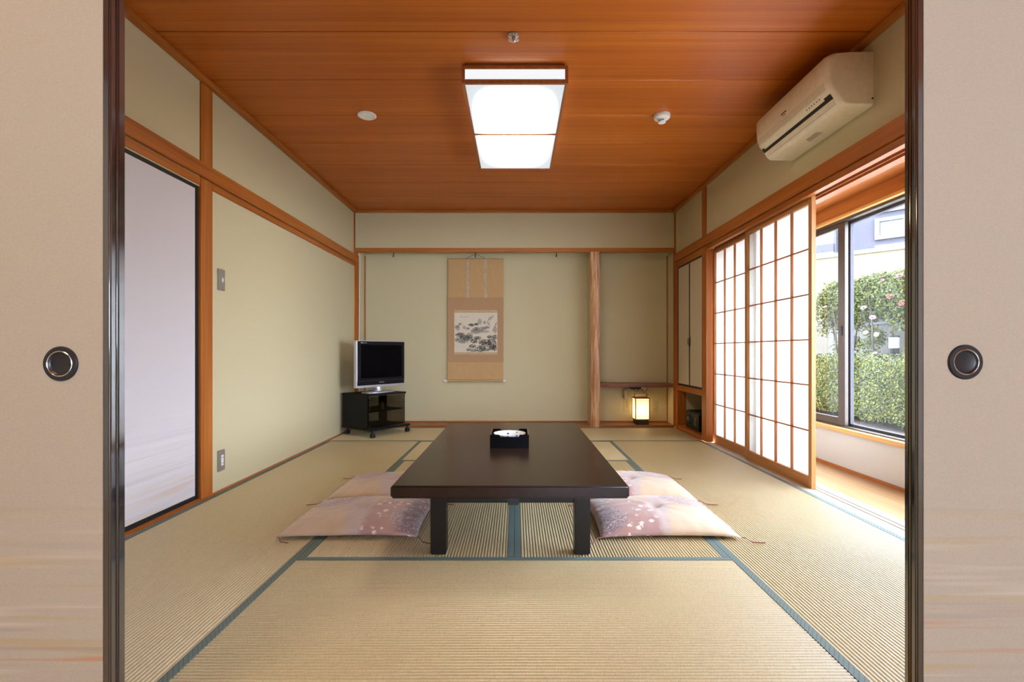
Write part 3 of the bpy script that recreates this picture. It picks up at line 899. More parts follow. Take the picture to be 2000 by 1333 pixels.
B(-W2 + 0.09, -W2 + 0.10, -0.0312, -0.0302, 0.068, 0.072).build('button', 'matte_black', tv)
pd = thing('white_plug', 'small white plug lying on the right end of the television stand', 'plug', onstand(0.205, 0.155, 0.4302), YAW)
B(-0.018, 0.018, -0.012, 0.012, 0.0, 0.03).build('plug_body', 'white_plastic', pd, bevel=0.004)
MB().tube([(-0.018, 0, 0.012), (-0.05, 0.02, 0.006), (-0.08, 0.03, 0.003), (-0.12, 0.05, 0.003)], 0.003, 6).build('plug_cable', 'cable_black', pd, smooth=True)
cw = tag(MB().tube([(-1.790, YB - 0.004, 1.962), (-1.778, YB + 0.012, 1.95), (-1.776, YB + 0.016, 1.90), (-1.781, YB + 0.016, 1.5), (-1.785, YB + 0.016, 1.1), (-1.787, YB + 0.015, 0.7), (-1.787, YB + 0.015, 0.32)], 0.0045, 8).build('aerial_cable', 'cable_white', smooth=True),
         'thin pale cable running down the corner behind the television', 'cable')

# ------------------------------------------------------------------ hanging scroll
def sx_(x): return (x - VX) / 165.9
def sz_(y): return CAMH + (VY - y) / 165.9
YS = 5.690
def cloth(name, c, var, sc, fleck=None):
    k = N(name)
    f = k.noise(k.coord((sc * 3, sc, sc * 0.25)), 1.0, 3)
    g = k.noise(k.coord((3, 3, 3)), 1.0, 2)
    col = k.ramp(f, [(0.3, tuple(x * (1 - var) for x in c)), (0.7, tuple(min(1, x * (1 + var)) for x in c))])
    if fleck:
        q = k.noise(k.coord((260, 260, 260)), 1.0, 2)
        col = k.mix(k.maprange(q, 0.5, 0.58), col, fleck)
    k.base(k.mix(k.math('MULTIPLY', g, 0.15), col, tuple(x * 0.8 for x in c)))
    k.s('Roughness', 0.7)
    M[name] = k.m
cloth('scroll_tan', (0.50, 0.315, 0.135), 0.08, 60)
cloth('scroll_mauve', (0.42, 0.25, 0.125), 0.10, 90)
cloth('scroll_brocade', (0.56, 0.42, 0.24), 0.10, 90, (0.36, 0.24, 0.12))
cloth('scroll_ribbon', (0.60, 0.50, 0.33), 0.10, 60, (0.16, 0.10, 0.06))
cloth('scroll_paper', (0.66, 0.60, 0.48), 0.03, 30)
plain('ink_dark', (0.045, 0.042, 0.04), 0.8, var=0.3)
plain('ink_mid', (0.15, 0.14, 0.125), 0.8, var=0.3)
plain('ink_light', (0.40, 0.37, 0.31), 0.8, var=0.1)
sc = thing('hanging_scroll', 'hanging scroll with an ink landscape on the alcove wall', 'scroll', (sx_(929), YS, sz_(746)))
def sheet(name, x0, x1, y0, y1, yy, th, mat, par=None):
    return wpart(B(sx_(x0), sx_(x1), yy - th, yy, sz_(y1), sz_(y0)), name, mat, par or sc)
sheet('mount_top', 875.3, 983.7, 506.5, 581, YS, 0.0015, 'scroll_tan')
sheet('mount_middle', 875.0, 983.4, 581, 708, YS, 0.0018, 'scroll_mauve')
sheet('mount_bottom', 874.6, 983.0, 708, 742, YS, 0.0015, 'scroll_tan')
pt = sheet('painting_paper', 887.4, 971.4, 606, 693, YS - 0.0018, 0.0004, 'scroll_paper')
sheet('brocade_strip', 887.4, 971.4, 606, 611.5, YS - 0.0022, 0.0004, 'scroll_brocade')
sheet('brocade_strip', 887.4, 971.4, 688.3, 693, YS - 0.0022, 0.0004, 'scroll_brocade')
for x0 in (911.3, 945.6):
    sheet('ribbon', x0, x0 + 5.0, 507, 582, YS - 0.006, 0.001, 'scroll_ribbon')
wpart(MB().cyl(0.006, sx_(874.6), sx_(984.2), 12, 'x', (0, YS - 0.002, sz_(506.3))), 'top_rod', 'scroll_tan', sc, smooth=True)
wpart(MB().cyl(0.0115, sx_(873.6), sx_(982.8), 16, 'x', (0, YS - 0.003, sz_(744.5))), 'roller', 'scroll_tan', sc, smooth=True)
for x0, x1 in ((867.2, 873.5), (982.9, 988.0)):
    wpart(MB().cyl(0.0135, sx_(x0), sx_(x1), 16, 'x', (0, YS - 0.003, sz_(744.5))), 'roller_knob', 'white_plastic', sc, bevel=0.002)
wpart(MB().tube([(sx_(910), YS - 0.004, sz_(505.5)), (sx_(929), YS - 0.012, sz_(496.5)), (sx_(948), YS - 0.004, sz_(505.5))], 0.0022, 6), 'cord', 'hook_iron', sc, smooth=True)

def pic(px, py):       # survey grid of the painting (12.12 units per photo pixel) to the paper
    return sx_(880 + px / 12.12), sz_(595 + py / 12.12)
PX0, PX1, PY0, PY1 = 92, 1100, 205, 1125
ri = random.Random(11)
_lay = [0]
def stroke(mb, x, y, ang, ln, wd):
    c, s = math.cos(ang), math.sin(ang)
    pts = []
    for (a_, b_) in ((-ln / 2, 0), (-ln * 0.15, wd / 2), (ln / 2, 0), (-ln * 0.15, -wd / 2)):
        qx, qy = min(max(x + a_ * c - b_ * s, PX0), PX1), min(max(y + a_ * s + b_ * c, PY0), PY1)
        X, Z = pic(qx, qy)
        pts.append((X, YS - 0.0025 - _lay[0] * 1e-7 - ri.random() * 2e-5, Z))
    _lay[0] += 1
    mb.add(pts, [(0, 1, 2, 3)])
def foliage(mb, cx, cy, rx, ry, cnt, ln=26, wd=9):
    for _ in range(cnt):
        a_, r = ri.uniform(0, 6.283), math.sqrt(ri.random())
        x, y = cx + rx * r * math.cos(a_), cy + ry * r * math.sin(a_)
        stroke(mb, x, y, ri.uniform(-0.7, 0.7) + (0.5 if x > cx else -0.5), ri.uniform(0.6, 1.3) * ln, ri.uniform(0.7, 1.3) * wd)
dk, md, lt = MB(), MB(), MB()
def blob(mb, cx, cy, rx, ry, n=18):
    pts = []
    for i in range(n):
        t = 2 * math.pi * i / n
        q = 1 + ri.uniform(-0.08, 0.08)
        X, Z = pic(min(max(cx + rx * q * math.cos(t), PX0), PX1), min(max(cy + ry * q * math.sin(t), PY0), PY1))
        pts.append((X, YS - 0.00225, Z))
    mb.add(pts, [tuple(range(n))])
for g in ((690, 405, 48, 70), (805, 430, 42, 42), (325, 545, 38, 45), (590, 640, 120, 60), (800, 640, 120, 35), (170, 560, 60, 70), (1060, 600, 45, 80)):
    blob(lt, *g)
for g in ((230, 720, 115, 55, 110), (330, 800, 160, 75, 190), (150, 835, 55, 45, 50), (300, 880, 120, 45, 90), (450, 745, 85, 70, 90), (470, 830, 80, 45, 60), (430, 1070, 70, 32, 50), (700, 570, 150, 40, 90),
          (850, 550, 75, 30, 45), (490, 490, 75, 38, 55), (610, 470, 60, 28, 40), (410, 575, 45, 30, 30), (150, 530, 55, 35, 35), (230, 465, 35, 28, 22), (530, 1090, 90, 35, 60)):
    foliage(md, g[0], g[1], g[2], g[3], int(g[4] * 1.6))
for g in ((860, 1000, 200, 105, 260), (710, 1060, 140, 65, 130), (985, 930, 110, 120, 170), (1045, 775, 60, 60, 60), (920, 770, 60, 34, 40), (640, 795, 90, 42, 70), (560, 875, 80, 45, 60), (760, 895, 100, 65, 90),
          (520, 990, 80, 40, 60), (1040, 1030, 60, 70, 70), (860, 880, 90, 55, 70), (330, 790, 110, 50, 60), (230, 715, 80, 35, 35), (490, 480, 50, 22, 22), (600, 470, 45, 20, 16), (450, 760, 55, 45, 25), (590, 580, 60, 40, 22)):
    foliage(dk, g[0], g[1], g[2], g[3], int(g[4] * 1.8), ln=24, wd=10)
for i in range(16):
    t = i / 15.0
    stroke(md, 480 + 260 * t + 20, 620 + 30 * math.sin(3 * t), 1.9 - 1.1 * t, 130, 9)
for i in range(14):
    t = i / 13.0
    stroke(md, 885 + 120 * t, 360 - 70 * t + ri.uniform(-30, 30), 2.0 + ri.uniform(-0.15, 0.15), 110, 7)
for i in range(8):
    stroke(md, 905 + ri.uniform(-25, 25), 420 + 12 * i, 1.1, 60, 12)
for i in range(14):
    t = i / 13.0
    stroke(md, 1085 - 85 * t + ri.uniform(-6, 14), 440 + 190 * t, 2.0 - 0.9 * t, 70, 10)
for i in range(6):
    bx = 232 + i * 37
    for q in range(5):
        stroke(dk, bx + ri.uniform(-9, 9), 290 + ri.uniform(-26, 26) * (1 if i % 2 else 0.6), ri.choice((0.0, 1.57, 0.8, 2.3)), ri.uniform(9, 18), 6)
for mb_, nm in ((lt, 'ink_light'), (md, 'ink_mid'), (dk, 'ink_dark')):
    tag(wpart(mb_, 'ink_brushwork', nm, pt), kind='stuff')
for i, (x, lab) in enumerate(((769, 'small iron hook in the lintel left of the scroll'), (929, 'small iron hook the scroll hangs from'), (1087, 'small iron hook in the lintel right of the scroll'))):
    X = (x - VX) / FPX * 5.64
    hk = thing('iron_hook', lab, 'hook', (X, 5.64, 1.965), group='iron hooks in the alcove lintel')
    B(-0.004, 0.004, -0.004, 0.004, 0.0, 0.0645).build('shank', 'hook_iron', hk)
    MB().tube([(0, 0, 0.006), (-0.004, -0.012, 0.0), (-0.008, -0.022, 0.004), (-0.010, -0.026, 0.014)], 0.004, 6).build('tip', 'hook_iron', hk, smooth=True)

# ------------------------------------------------------------------ lamp alcove
sh = thing('alcove_shelf', 'dark live-edge wooden shelf spanning the lamp alcove', 'shelf', (1.36, 5.6, 0.452))
wpart(MB().prism([(0.9402, YA - 0.0008), (1.7792, YA - 0.0135), (1.7922, YA - 0.0135), (1.7922, 5.500), (1.62, 5.497), (1.45, 5.505), (1.25, 5.500), (1.1, 5.494), (0.9402, 5.556)], 0.452, 0.497, 'z'), 'board', 'shelf_wood', sh, bevel=0.004)

lm = thing('paper_lantern', 'glowing square paper lantern with wooden frame on the alcove floor', 'lamp', (1.438, 5.578, 0.0264))
hwid = 0.0835
k = N('lantern_paper')
tc = k.n('ShaderNodeTexCoord'); sp = k.n('ShaderNodeSeparateXYZ')
k.l(tc.outputs['Object'], sp.inputs[0])
dz = k.math('ABSOLUTE', k.math('SUBTRACT', sp.outputs[2], 0.165))
hx_ = k.math('MINIMUM', k.math('ABSOLUTE', sp.outputs[0]), k.math('ABSOLUTE', sp.outputs[1]))
dd = k.math('SQRT', k.math('ADD', k.math('MULTIPLY', dz, dz), k.math('MULTIPLY', hx_, hx_)))
k.base((0.7, 0.62, 0.45))
k.s('Emission Color', (1.0, 0.70, 0.30, 1))
k.l(k.maprange(dd, 0.0, 0.13, 1.9, 0.6, smooth=True), k.b.inputs['Emission Strength'])
M['lantern_paper'] = k.m
B(-0.072, 0.072, -0.072, 0.072, 0.0, 0.053).build('base_block', 'matte_black', lm, bevel=0.003)
for sx in (-1, 1):
    for sy in (-1, 1):
        x, y = sx * (hwid - 0.005), sy * (hwid - 0.005)
        B(x - 0.005, x + 0.005, y - 0.005, y + 0.005, 0.0535, 0.306).build('corner_post', 'lamp_wood', lm, bevel=0.001)
for z0, z1 in ((0.0535, 0.064), (0.296, 0.306)):
    for s_ in (-1, 1):
        q = s_ * (hwid - 0.005)
        B(-hwid + 0.0101, hwid - 0.0101, q - 0.005, q + 0.005, z0, z1).build('frame_bar', 'lamp_wood', lm)
        B(q - 0.005, q + 0.005, -hwid + 0.0101, hwid - 0.0101, z0, z1).build('frame_bar', 'lamp_wood', lm)
pa = hwid - 0.007
for s_ in (-1, 1):
    B(-pa + 0.004, pa - 0.004, s_ * pa - 0.0006, s_ * pa + 0.0006, 0.0642, 0.2958).build('paper_side', 'lantern_paper', lm)
    B(s_ * pa - 0.0006, s_ * pa + 0.0006, -pa + 0.004, pa - 0.004, 0.0642, 0.2958).build('paper_side', 'lantern_paper', lm)
rb = MB()
for i in range(1, 14):
    z = 0.0642 + 0.2316 * i / 14
    for s_ in (-1, 1):
        rb.box(-pa + 0.004, pa - 0.004, s_ * (pa + 0.0018) - 0.001, s_ * (pa + 0.0018) + 0.001, z - 0.0011, z + 0.0011)
        rb.box(s_ * (pa + 0.0018) - 0.001, s_ * (pa + 0.0018) + 0.001, -pa + 0.004, pa - 0.004, z - 0.0011, z + 0.0011)
tag(rb.build('paper_ribs', 'lamp_wood', lm), kind='stuff')
B(-hwid + 0.0105, hwid - 0.0105, -hwid + 0.0105, hwid - 0.0105, 0.300, 0.303).build('top_board', 'lamp_wood', lm)
hd = MB().box(-0.075, -0.067, -0.006, 0.006, 0.3065, 0.357).box(0.067, 0.075, -0.006, 0.006, 0.3065, 0.357).box(-0.0669, 0.0669, -0.006, 0.006, 0.349, 0.357)
hd.build('handle', 'lamp_wood', lm, bevel=0.001)

def plate(name, label, cat, c, nrm, w_, h_, mat, inner, imat, iw, ih, oy=0.0):
    """wall plate at c; nrm 'x' faces +x, 'y' faces -y"""
    t = thing(name, label, cat, c)
    def bx(a, b, d0, d1, z0, z1):
        return B(d0, d1, a, b, z0, z1) if nrm == 'x' else B(a, b, -d1, -d0, z0, z1)
    bx(-w_ / 2, w_ / 2, 0.0004, 0.006, -h_ / 2, h_ / 2).build('cover_plate', mat, t, bevel=0.0025)
    p = bx(oy - iw / 2, oy + iw / 2, 0.0061, 0.0085, -ih / 2, ih / 2).build(inner, imat, t, bevel=0.001)
    if inner == 'socket':
        for z in (-ih * 0.27, ih * 0.27):
            for a_ in (-0.005, 0.005):
                bx(oy + a_ - 0.0012, oy + a_ + 0.0012, 0.0086, 0.0089, z - 0.005, z + 0.005).build('slot', 'matte_black', p)
    for z in (-h_ * 0.40, h_ * 0.40):
        (MB().cyl(0.003, 0.0061, 0.0068, 10, 'x', (0, 0, z)) if nrm == 'x' else MB().cyl(0.003, -0.0068, -0.0061, 10, 'y', (0, 0, z))).build('screw', mat, t)
    return t
plate('light_switch', 'grey metal light switch plate with white button on the left wall', 'switch', (XL, 3.008, 1.307), 'x', 0.073, 0.132, 'steel_plate', 'rocker', 'white_plastic', 0.016, 0.026, 0.008)
plate('wall_outlet', 'grey metal power outlet low on the left wall', 'outlet', (XL, 3.008, 0.183), 'x', 0.073, 0.132, 'steel_plate', 'socket', 'white_plastic', 0.024, 0.066, 0.004)
p = plate('wall_outlet', 'tan wall plate with a hanging lead left of the lantern', 'outlet', (1.308, YA, 0.206), 'y', 0.066, 0.132, 'beige_plate', 'jack', 'matte_black', 0.008, 0.008, 0.008)
MB().tube([(0.008, -0.010, 0.0), (0.006, -0.014, 0.03), (0.004, -0.016, 0.08), (0.006, -0.018, 0.16)], 0.0025, 6).build('lead', 'beige_plate', p, smooth=True)
plate('wall_outlet', 'tan power outlet right of the lantern', 'outlet', (1.641, YA, 0.206), 'y', 0.066, 0.132, 'beige_plate', 'socket', 'beige_plate', 0.030, 0.072)
ph = thing('adapter_box', 'beige adapter on the alcove wall under the shelf left of the lantern', 'adapter', (1.287, YA, 0.300))
B(-0.024, 0.024, -0.045, -0.0006, 0.0, 0.112).build('adapter_body', 'beige_plate', ph, bevel=0.010, seg=3)
MB().tube([(0, -0.02, 0.112), (0.01, -0.03, 0.128), (0.04, -0.04, 0.135), (0.07, -0.05, 0.132)], 0.003, 6).build('adapter_cable', 'cable_black', ph, smooth=True)
ro = thing('network_box', 'small black box with white label under the alcove shelf', 'network box', (1.40, 5.63, 0.418))
B(-0.07, 0.045, -0.045, 0.04, 0.004, 0.0335).build('box_body', 'matte_black', ro, bevel=0.003)
B(0.046, 0.10, -0.040, 0.03, 0.002, 0.0335).build('white_socket', 'white_plastic', ro, bevel=0.003)
for i in range(3):
    x = -0.05 + i * 0.045
    MB().tube([(x, -0.046, 0.015), (x + 0.01, -0.060, 0.0), (x + 0.03, -0.055, -0.022 - 0.006 * i), (x + 0.06, -0.05, -0.012), (x + 0.075, -0.045, 0.012)], 0.0028, 6).build('cable_loop', 'cable_black', ro, smooth=True)

# ------------------------------------------------------------------ wall cabinet with safe
cb = thing('wall_cabinet', 'built-in wall cabinet with two tall paper doors and open niche below', 'cabinet', (1.85, 5.05, 0.0))
cy0, cy1 = 4.6955, 5.4095
wpart(B(XR + 0.002, 2.28, cy1, cy1 + 0.018, 0.0, 1.802).box(XR + 0.002, 2.28, cy0 + 0.0005, cy0 + 0.012, 0.0, 1.802), 'side_panel', T + 'z', cb)
wpart(B(1.905, 2.265, cy1 - 0.004, cy1 - 0.0005, 0.040, 0.428), 'niche_lining', 'wall_cloth', cb)
wpart(B(2.266, 2.28, cy0 + 0.0125, cy1 - 0.0005, 0.0, 1.802), 'back_panel', 'wall_cloth', cb)
wpart(B(XR + 0.001, 2.265, cy0 + 0.0125, cy1 - 0.0005, 0.0, 0.0395), 'niche_floor', T + 'y', cb, bevel=0.001)
wpart(B(XR - 0.002, 2.265, cy0 + 0.0005, cy1 + 0.068, 0.4285, 0.487), 'middle_rail', T + 'y', cb, bevel=0.002)
wpart(B(XR - 0.002, XR + 0.025, cy1 + 0.0185, YB - 0.0005, 0.0, 0.428), 'corner_post', T + 'z', cb)
wpart(B(XR - 0.002, XR + 0.025, cy1 + 0.0005, YB - 0.0005, 0.4875, 1.802), 'corner_post', T + 'z', cb)
for i, (a_, b_) in enumerate(((cy0 + 0.001, 5.0515), (5.0535, cy1 - 0.001))):
    d = wpart(B(XR + 0.006, XR + 0.018, a_ + 0.010, b_ - 0.010, 0.508, 1.786), 'door', 'cabinet_paper', cb)
    for nm, q in (('door_edge', B(XR + 0.003, XR + 0.020, a_, a_ + 0.010, 0.4885, 1.8015)), ('door_edge', B(XR + 0.003, XR + 0.020, b_ - 0.010, b_, 0.4885, 1.8015)),
                  ('door_edge', B(XR + 0.003, XR + 0.020, a_ + 0.0101, b_ - 0.0101, 0.4885, 0.508)), ('door_edge', B(XR + 0.003, XR + 0.020, a_ + 0.0101, b_ - 0.0101, 1.786, 1.8015))):
        wpart(q, nm, 'black_frame', d)
    if i == 0:
        wpart(B(XR - 0.004, XR + 0.0028, b_ - 0.030, b_ - 0.002, 0.915, 1.010), 'handle', 'matte_black', d, bevel=0.002)
    else:
        wpart(MB().tube([(XR - 0.002, a_ + 0.012 + 0.022 * math.sin(t * math.pi / 10), 0.965 + 0.034 * math.cos(t * math.pi / 10)) for t in range(11)], 0.0025, 6), 'handle', 'matte_black', d, smooth=True)

sf = thing('safe', 'small black safe with dial in the niche under the wall cabinet', 'safe', (1.852, 5.06, 0.0402))
B(0.0, 0.29, -0.195, 0.20, 0.004, 0.190).build('safe_body', 'safe_black', sf, bevel=0.004)
dr = B(-0.007, -0.0005, -0.183, 0.188, 0.015, 0.180).build('safe_door', 'safe_black', sf, bevel=0.003)
MB().lathe([(0.0005, -0.030), (0.030, -0.028), (0.046, -0.018), (0.054, -0.0075)], 32, 'x', (0, 0.085, 0.098)).build('dial', 'matte_black', dr, smooth=True)
ms_ = MB()
for i in range(9):
    t = R(110 + i * 18)
    ms_.box(-0.0085, -0.0072, 0.085 - 0.066 * math.cos(t) - 0.004, 0.085 - 0.066 * math.cos(t) + 0.004, 0.098 + 0.066 * math.sin(t) - 0.002, 0.098 + 0.066 * math.sin(t) + 0.002)
for i in range(4):
    ms_.box(-0.0078, -0.0072, -0.075 - 0.02, -0.075 + 0.02, 0.06 + i * 0.022, 0.068 + i * 0.022)
tag(ms_.build('printed_marks', 'safe_mark', dr), kind='stuff')
for q in (-0.17, 0.17):
    B(0.02, 0.26, q - 0.012, q + 0.012, 0.0, 0.0039).build('foot', 'rubber', sf)

# ------------------------------------------------------------------ air conditioner
ac = thing('air_conditioner', 'beige wall air conditioner with black air slot high on the right wall', 'air conditioner', (XR, 2.81, 2.108))
prof = [(0, 0), (-0.150, 0.004), (-0.172, 0.020), (-0.187, 0.046), (-0.205, 0.070), (-0.222, 0.088), (-0.236, 0.130), (-0.241, 0.200), (-0.240, 0.236), (-0.230, 0.256), (-0.205, 0.270), (-0.12, 0.276), (0, 0.277)]
L2 = 0.366
def acring(y, d):
    return [((p - 0.0004) * (1 - d / 0.241), y, 0.1385 + (q - 0.1385) * (1 - d * 0.55 / 0.277)) for p, q in prof]
rings = []
RR = 0.034
for i in range(7):
    t = i / 6 * math.pi / 2
    rings.append(acring(-L2 + RR * (1 - math.sin(t)), RR * (1 - math.cos(t))))
rings = rings[::-1]
rings = [acring(-L2 + RR * (1 - math.cos(i / 6 * math.pi / 2)), RR * (1 - math.sin(i / 6 * math.pi / 2))) for i in range(7)]
rings += [[(x, -y, z) for x, y, z in r_] for r_ in rings[::-1]]
vs = [p for r_ in rings for p in r_]
m_ = len(prof)
fs = [(i * m_ + j, i * m_ + (j + 1) % m_, (i + 1) * m_ + (j + 1) % m_, (i + 1) * m_ + j) for i in range(len(rings) - 1) for j in range(m_)]
fs += [tuple(range(m_))[::-1], tuple((len(rings) - 1) * m_ + j for j in range(m_))]
MB().add(vs, fs).build('body', 'ac_plastic', ac, smooth=True, angle=32)
def on(t0, t1, y0, y1, th, name, mat, i0, par=None):
    """thin strip lying on facet i0 of the profile between fractions t0 and t1"""
    (p0, q0), (p1, q1) = prof[i0], prof[i0 + 1]
    dx, dz = p1 - p0, q1 - q0
    l_ = math.hypot(dx, dz)
    nx, nz = -dz / l_, dx / l_
    if nx > 0: nx, nz = -nx, -nz
    a_ = (p0 + dx * t0, q0 + dz * t0); b_ = (p0 + dx * t1, q0 + dz * t1)
    return MB().prism([(a_[0] + nx * 0.0002, a_[1] + nz * 0.0002), (b_[0] + nx * 0.0002, b_[1] + nz * 0.0002), (b_[0] + nx * th, b_[1] + nz * th), (a_[0] + nx * th, a_[1] + nz * th)], y0, y1, 'y').build(name, mat, par or ac)
on(0.02, 0.62, -L2 + 0.024, L2 - 0.024, 0.0012, 'air_slot', 'matte_black', 3)
on(0.62, 1.0, -L2 + 0.024, -L2 + 0.075, 0.0012, 'air_slot', 'matte_black', 3)
on(0.62, 1.0, L2 - 0.050, L2 - 0.024, 0.0012, 'air_slot', 'matte_black', 3)
fl = on(0.02, 0.98, -L2 + 0.030, L2 - 0.030, 0.0016, 'louver_flap', 'ac_plastic', 2)
on(0.0, 0.035, -L2 + 0.030, L2 - 0.030, 0.0020, 'flap_seam', 'ac_mark', 2, fl)
for i in range(5):
    on(0.16 + i * 0.17, 0.20 + i * 0.17, -L2 + 0.030, L2 - 0.030, 0.0008, 'groove_line', 'ac_groove', 5)
on(0.30, 0.42, 0.0, 0.055, 0.0010, 'brand_mark', 'ac_mark', 6)
on(0.14, 0.20, 0.010, 0.042, 0.0010, 'brand_mark', 'ac_mark', 6)
ic = MB()
for i in range(6):
    y = -L2 + 0.095 + i * 0.020
    ic.box(-0.2150, -0.2140, y, y + 0.006, 0.081, 0.085)
for i in range(6):
    on(0.30, 0.60, -L2 + 0.095 + i * 0.022, -L2 + 0.102 + i * 0.022, 0.0008, 'indicator_mark', 'ac_mark', 4)
for i in range(3):
    q = MB().box(-0.07 - i * 0.014, -0.063 - i * 0.014, -0.06, 0.06 - 0.01 * i, 0.0004, 0.0016)
    q.build('printed_label', 'steel_plate', ac).location = (0, 0, -0.0006)
MB().box(-0.010, -0.002, -L2 - 0.002, -L2 + 0.004, 0.030, 0.038).build('pipe_notch', 'matte_black', ac)

# ------------------------------------------------------------------ ceiling fittings
cx, y0, y1 = -0.006, 2.664, 3.933
cl_ = thing('ceiling_light', 'rectangular lit ceiling light with wooden frame and white panels', 'ceiling light', (cx, (y0 + y1) / 2, 2.34))
HWc, HLc = 0.2935, (y1 - y0) / 2
B(-0.275, 0.275, -HLc + 0.02, HLc - 0.02, 0.101, ZC - 2.34 - 0.0005).build('base_tray', 'fixture_wood', cl_, bevel=0.002)
fw_ = 0.017
for sx in (-1, 1):
    x0, x1 = sorted((sx * HWc, sx * (HWc - fw_)))
    for z0, z1 in ((0.0, 0.024), (0.082, 0.100)):
        B(x0, x1, -HLc, HLc, z0, z1).build('side_rail', 'fixture_wood', cl_, bevel=0.002)
    for q in (-HLc, HLc - fw_):
        B(x0, x1, q, q + fw_, 0.0242, 0.0818).build('corner_post', 'fixture_wood', cl_, bevel=0.0015)
for q in (-HLc, HLc - fw_):
    B(-HWc + fw_ + 0.0002, HWc - fw_ - 0.0002, q, q + fw_, 0.0, 0.024).build('end_rail', 'fixture_wood', cl_, bevel=0.002)
    B(-HWc + fw_ + 0.0002, HWc - fw_ - 0.0002, q, q + fw_, 0.082, 0.100).build('end_rail', 'fixture_wood', cl_, bevel=0.002)
B(-HWc + fw_ + 0.0002, HWc - fw_ - 0.0002, -0.0085, 0.0085, 0.0, 0.016).build('cross_bar', 'fixture_wood', cl_, bevel=0.002)
k = emitter('lamp_diffuser', (1.0, 0.95, 0.86), 1.0)
LAMP_EDGE, LAMP_MID = 0.30, 10.0
k.base((0.05, 0.05, 0.05)); k.s('Specular IOR Level', 0.1)
tc = k.n('ShaderNodeTexCoord'); sp = k.n('ShaderNodeSeparateXYZ')
k.l(tc.outputs['Object'], sp.inputs[0])
gx = k.math('ABSOLUTE', k.math('DIVIDE', sp.outputs[0], 0.277)); gy = k.math('ABSOLUTE', k.math('DIVIDE', sp.outputs[1], 0.62))
gx = k.math('POWER', gx, 4.0); gy = k.math('POWER', gy, 4.0)
rs = k.math('ADD', gx, gy)
core = k.math('POWER', k.math('MULTIPLY', k.math('SUBTRACT', 1.05, rs, clamp=True), 1 / 1.05), 2.6)
soft = k.math('MULTIPLY', k.math('POWER', k.math('SUBTRACT', 1.0, k.math('MULTIPLY', rs, 0.5), clamp=True), 1.5), 0.08)
k.l(k.math('ADD', k.math('ADD', k.math('MULTIPLY', core, LAMP_MID), LAMP_EDGE), soft), k.b.inputs['Emission Strength'])
k.l(k.ramp(core, [(0.0, (0.91, 0.955, 1.0)), (0.03, (0.96, 0.98, 1.0)), (0.25, (1.0, 0.89, 0.72))]), k.b.inputs['Emission Color'])
for q0, q1 in ((-HLc + fw_ + 0.0002, -0.0087), (0.0087, HLc - fw_ - 0.0002)):
    B(-HWc + fw_ + 0.0002, HWc - fw_ - 0.0002, q0, q1, 0.006, 0.009).build('diffuser_panel', 'lamp_diffuser', cl_)
emitter('lamp_louver', (0.97, 0.98, 1.0), 0.36).base((0.08, 0.08, 0.08))
emitter('lamp_louver_back', (0.95, 0.97, 1.0), 0.06).base((0.08, 0.08, 0.08))
for q, s_ in ((-HLc, 1), (HLc, -1)):
    for i in range(5):
        z = 0.0275 + i * 0.0108
        a_, b_ = sorted((q + s_ * 0.003, q + s_ * 0.012))
        MB().box(-HWc + fw_ + 0.0002, HWc - fw_ - 0.0002, a_, b_, z, z + 0.0084).build('louver_slat', 'lamp_louver', cl_)
    a_, b_ = sorted((q + s_ * 0.013, q + s_ * 0.015))
    B(-HWc + fw_ + 0.0002, HWc - fw_ - 0.0002, a_, b_, 0.0245, 0.0815).build('louver_back', 'lamp_louver_back', cl_)

for sx in (-1, 1):
    for i in range(5):
        z = 0.0275 + i * 0.0108
        a_, b_ = sorted((sx * (HWc - 0.003), sx * (HWc - 0.012)))
        B(a_, b_, -HLc + fw_ + 0.0002, HLc - fw_ - 0.0002, z, z + 0.0084).build('louver_slat', 'lamp_louver', cl_)
    a_, b_ = sorted((sx * (HWc - 0.013), sx * (HWc - 0.015)))
    B(a_, b_, -HLc + fw_ + 0.0002, HLc - fw_ - 0.0002, 0.0245, 0.0815).build('louver_back', 'lamp_louver_back', cl_)

dl = thing('downlight', 'small round white recessed downlight left of the ceiling light', 'downlight', (-1.008, 3.265, ZC))
MB().lathe([(0.0615, -0.0005), (0.062, -0.006), (0.056, -0.010), (0.048, -0.008), (0.046, -0.0005)], 40, 'z').build('trim_ring', 'white_plastic', dl, smooth=True)
MB().lathe([(0.0001, -0.0018), (0.020, -0.002), (0.040, -0.005), (0.047, -0.008)], 40, 'z').build('reflector', 'white_plastic', dl, smooth=True)
sd = thing('smoke_detector', 'white round smoke detector right of the ceiling light', 'smoke detector', (0.985, 3.265, ZC))
MB().lathe([(0.0001, -0.0005), (0.054, -0.0005), (0.055, -0.014), (0.050, -0.024), (0.030, -0.030), (0.0001, -0.031)], 40, 'z').build('housing', 'white_plastic', sd, smooth=True)
MB().lathe([(0.014, -0.0312), (0.014, -0.046)], 20, 'z').build('sensor_stem', 'steel_plate', sd, smooth=True)
MB().lathe([(0.0001, -0.0465), (0.024, -0.0465), (0.026, -0.050), (0.024, -0.053), (0.0001, -0.054)], 32, 'z').build('sensor_cap', 'white_plastic', sd, smooth=True)
sp_ = thing('sprinkler', 'small chrome ceiling sprinkler in front of the ceiling light', 'sprinkler', (-0.013, 2.44, ZC))
MB().lathe([(0.0001, -0.0005), (0.026, -0.0005), (0.027, -0.004), (0.018, -0.008), (0.010, -0.010), (0.0001, -0.011)], 28, 'z').build('escutcheon', 'chrome', sp_, smooth=True)
MB().lathe([(0.0001, -0.0112), (0.009, -0.0112), (0.009, -0.030), (0.0001, -0.030)], 16, 'z').build('nozzle', 'chrome', sp_, smooth=True)
vs, fs = [], []
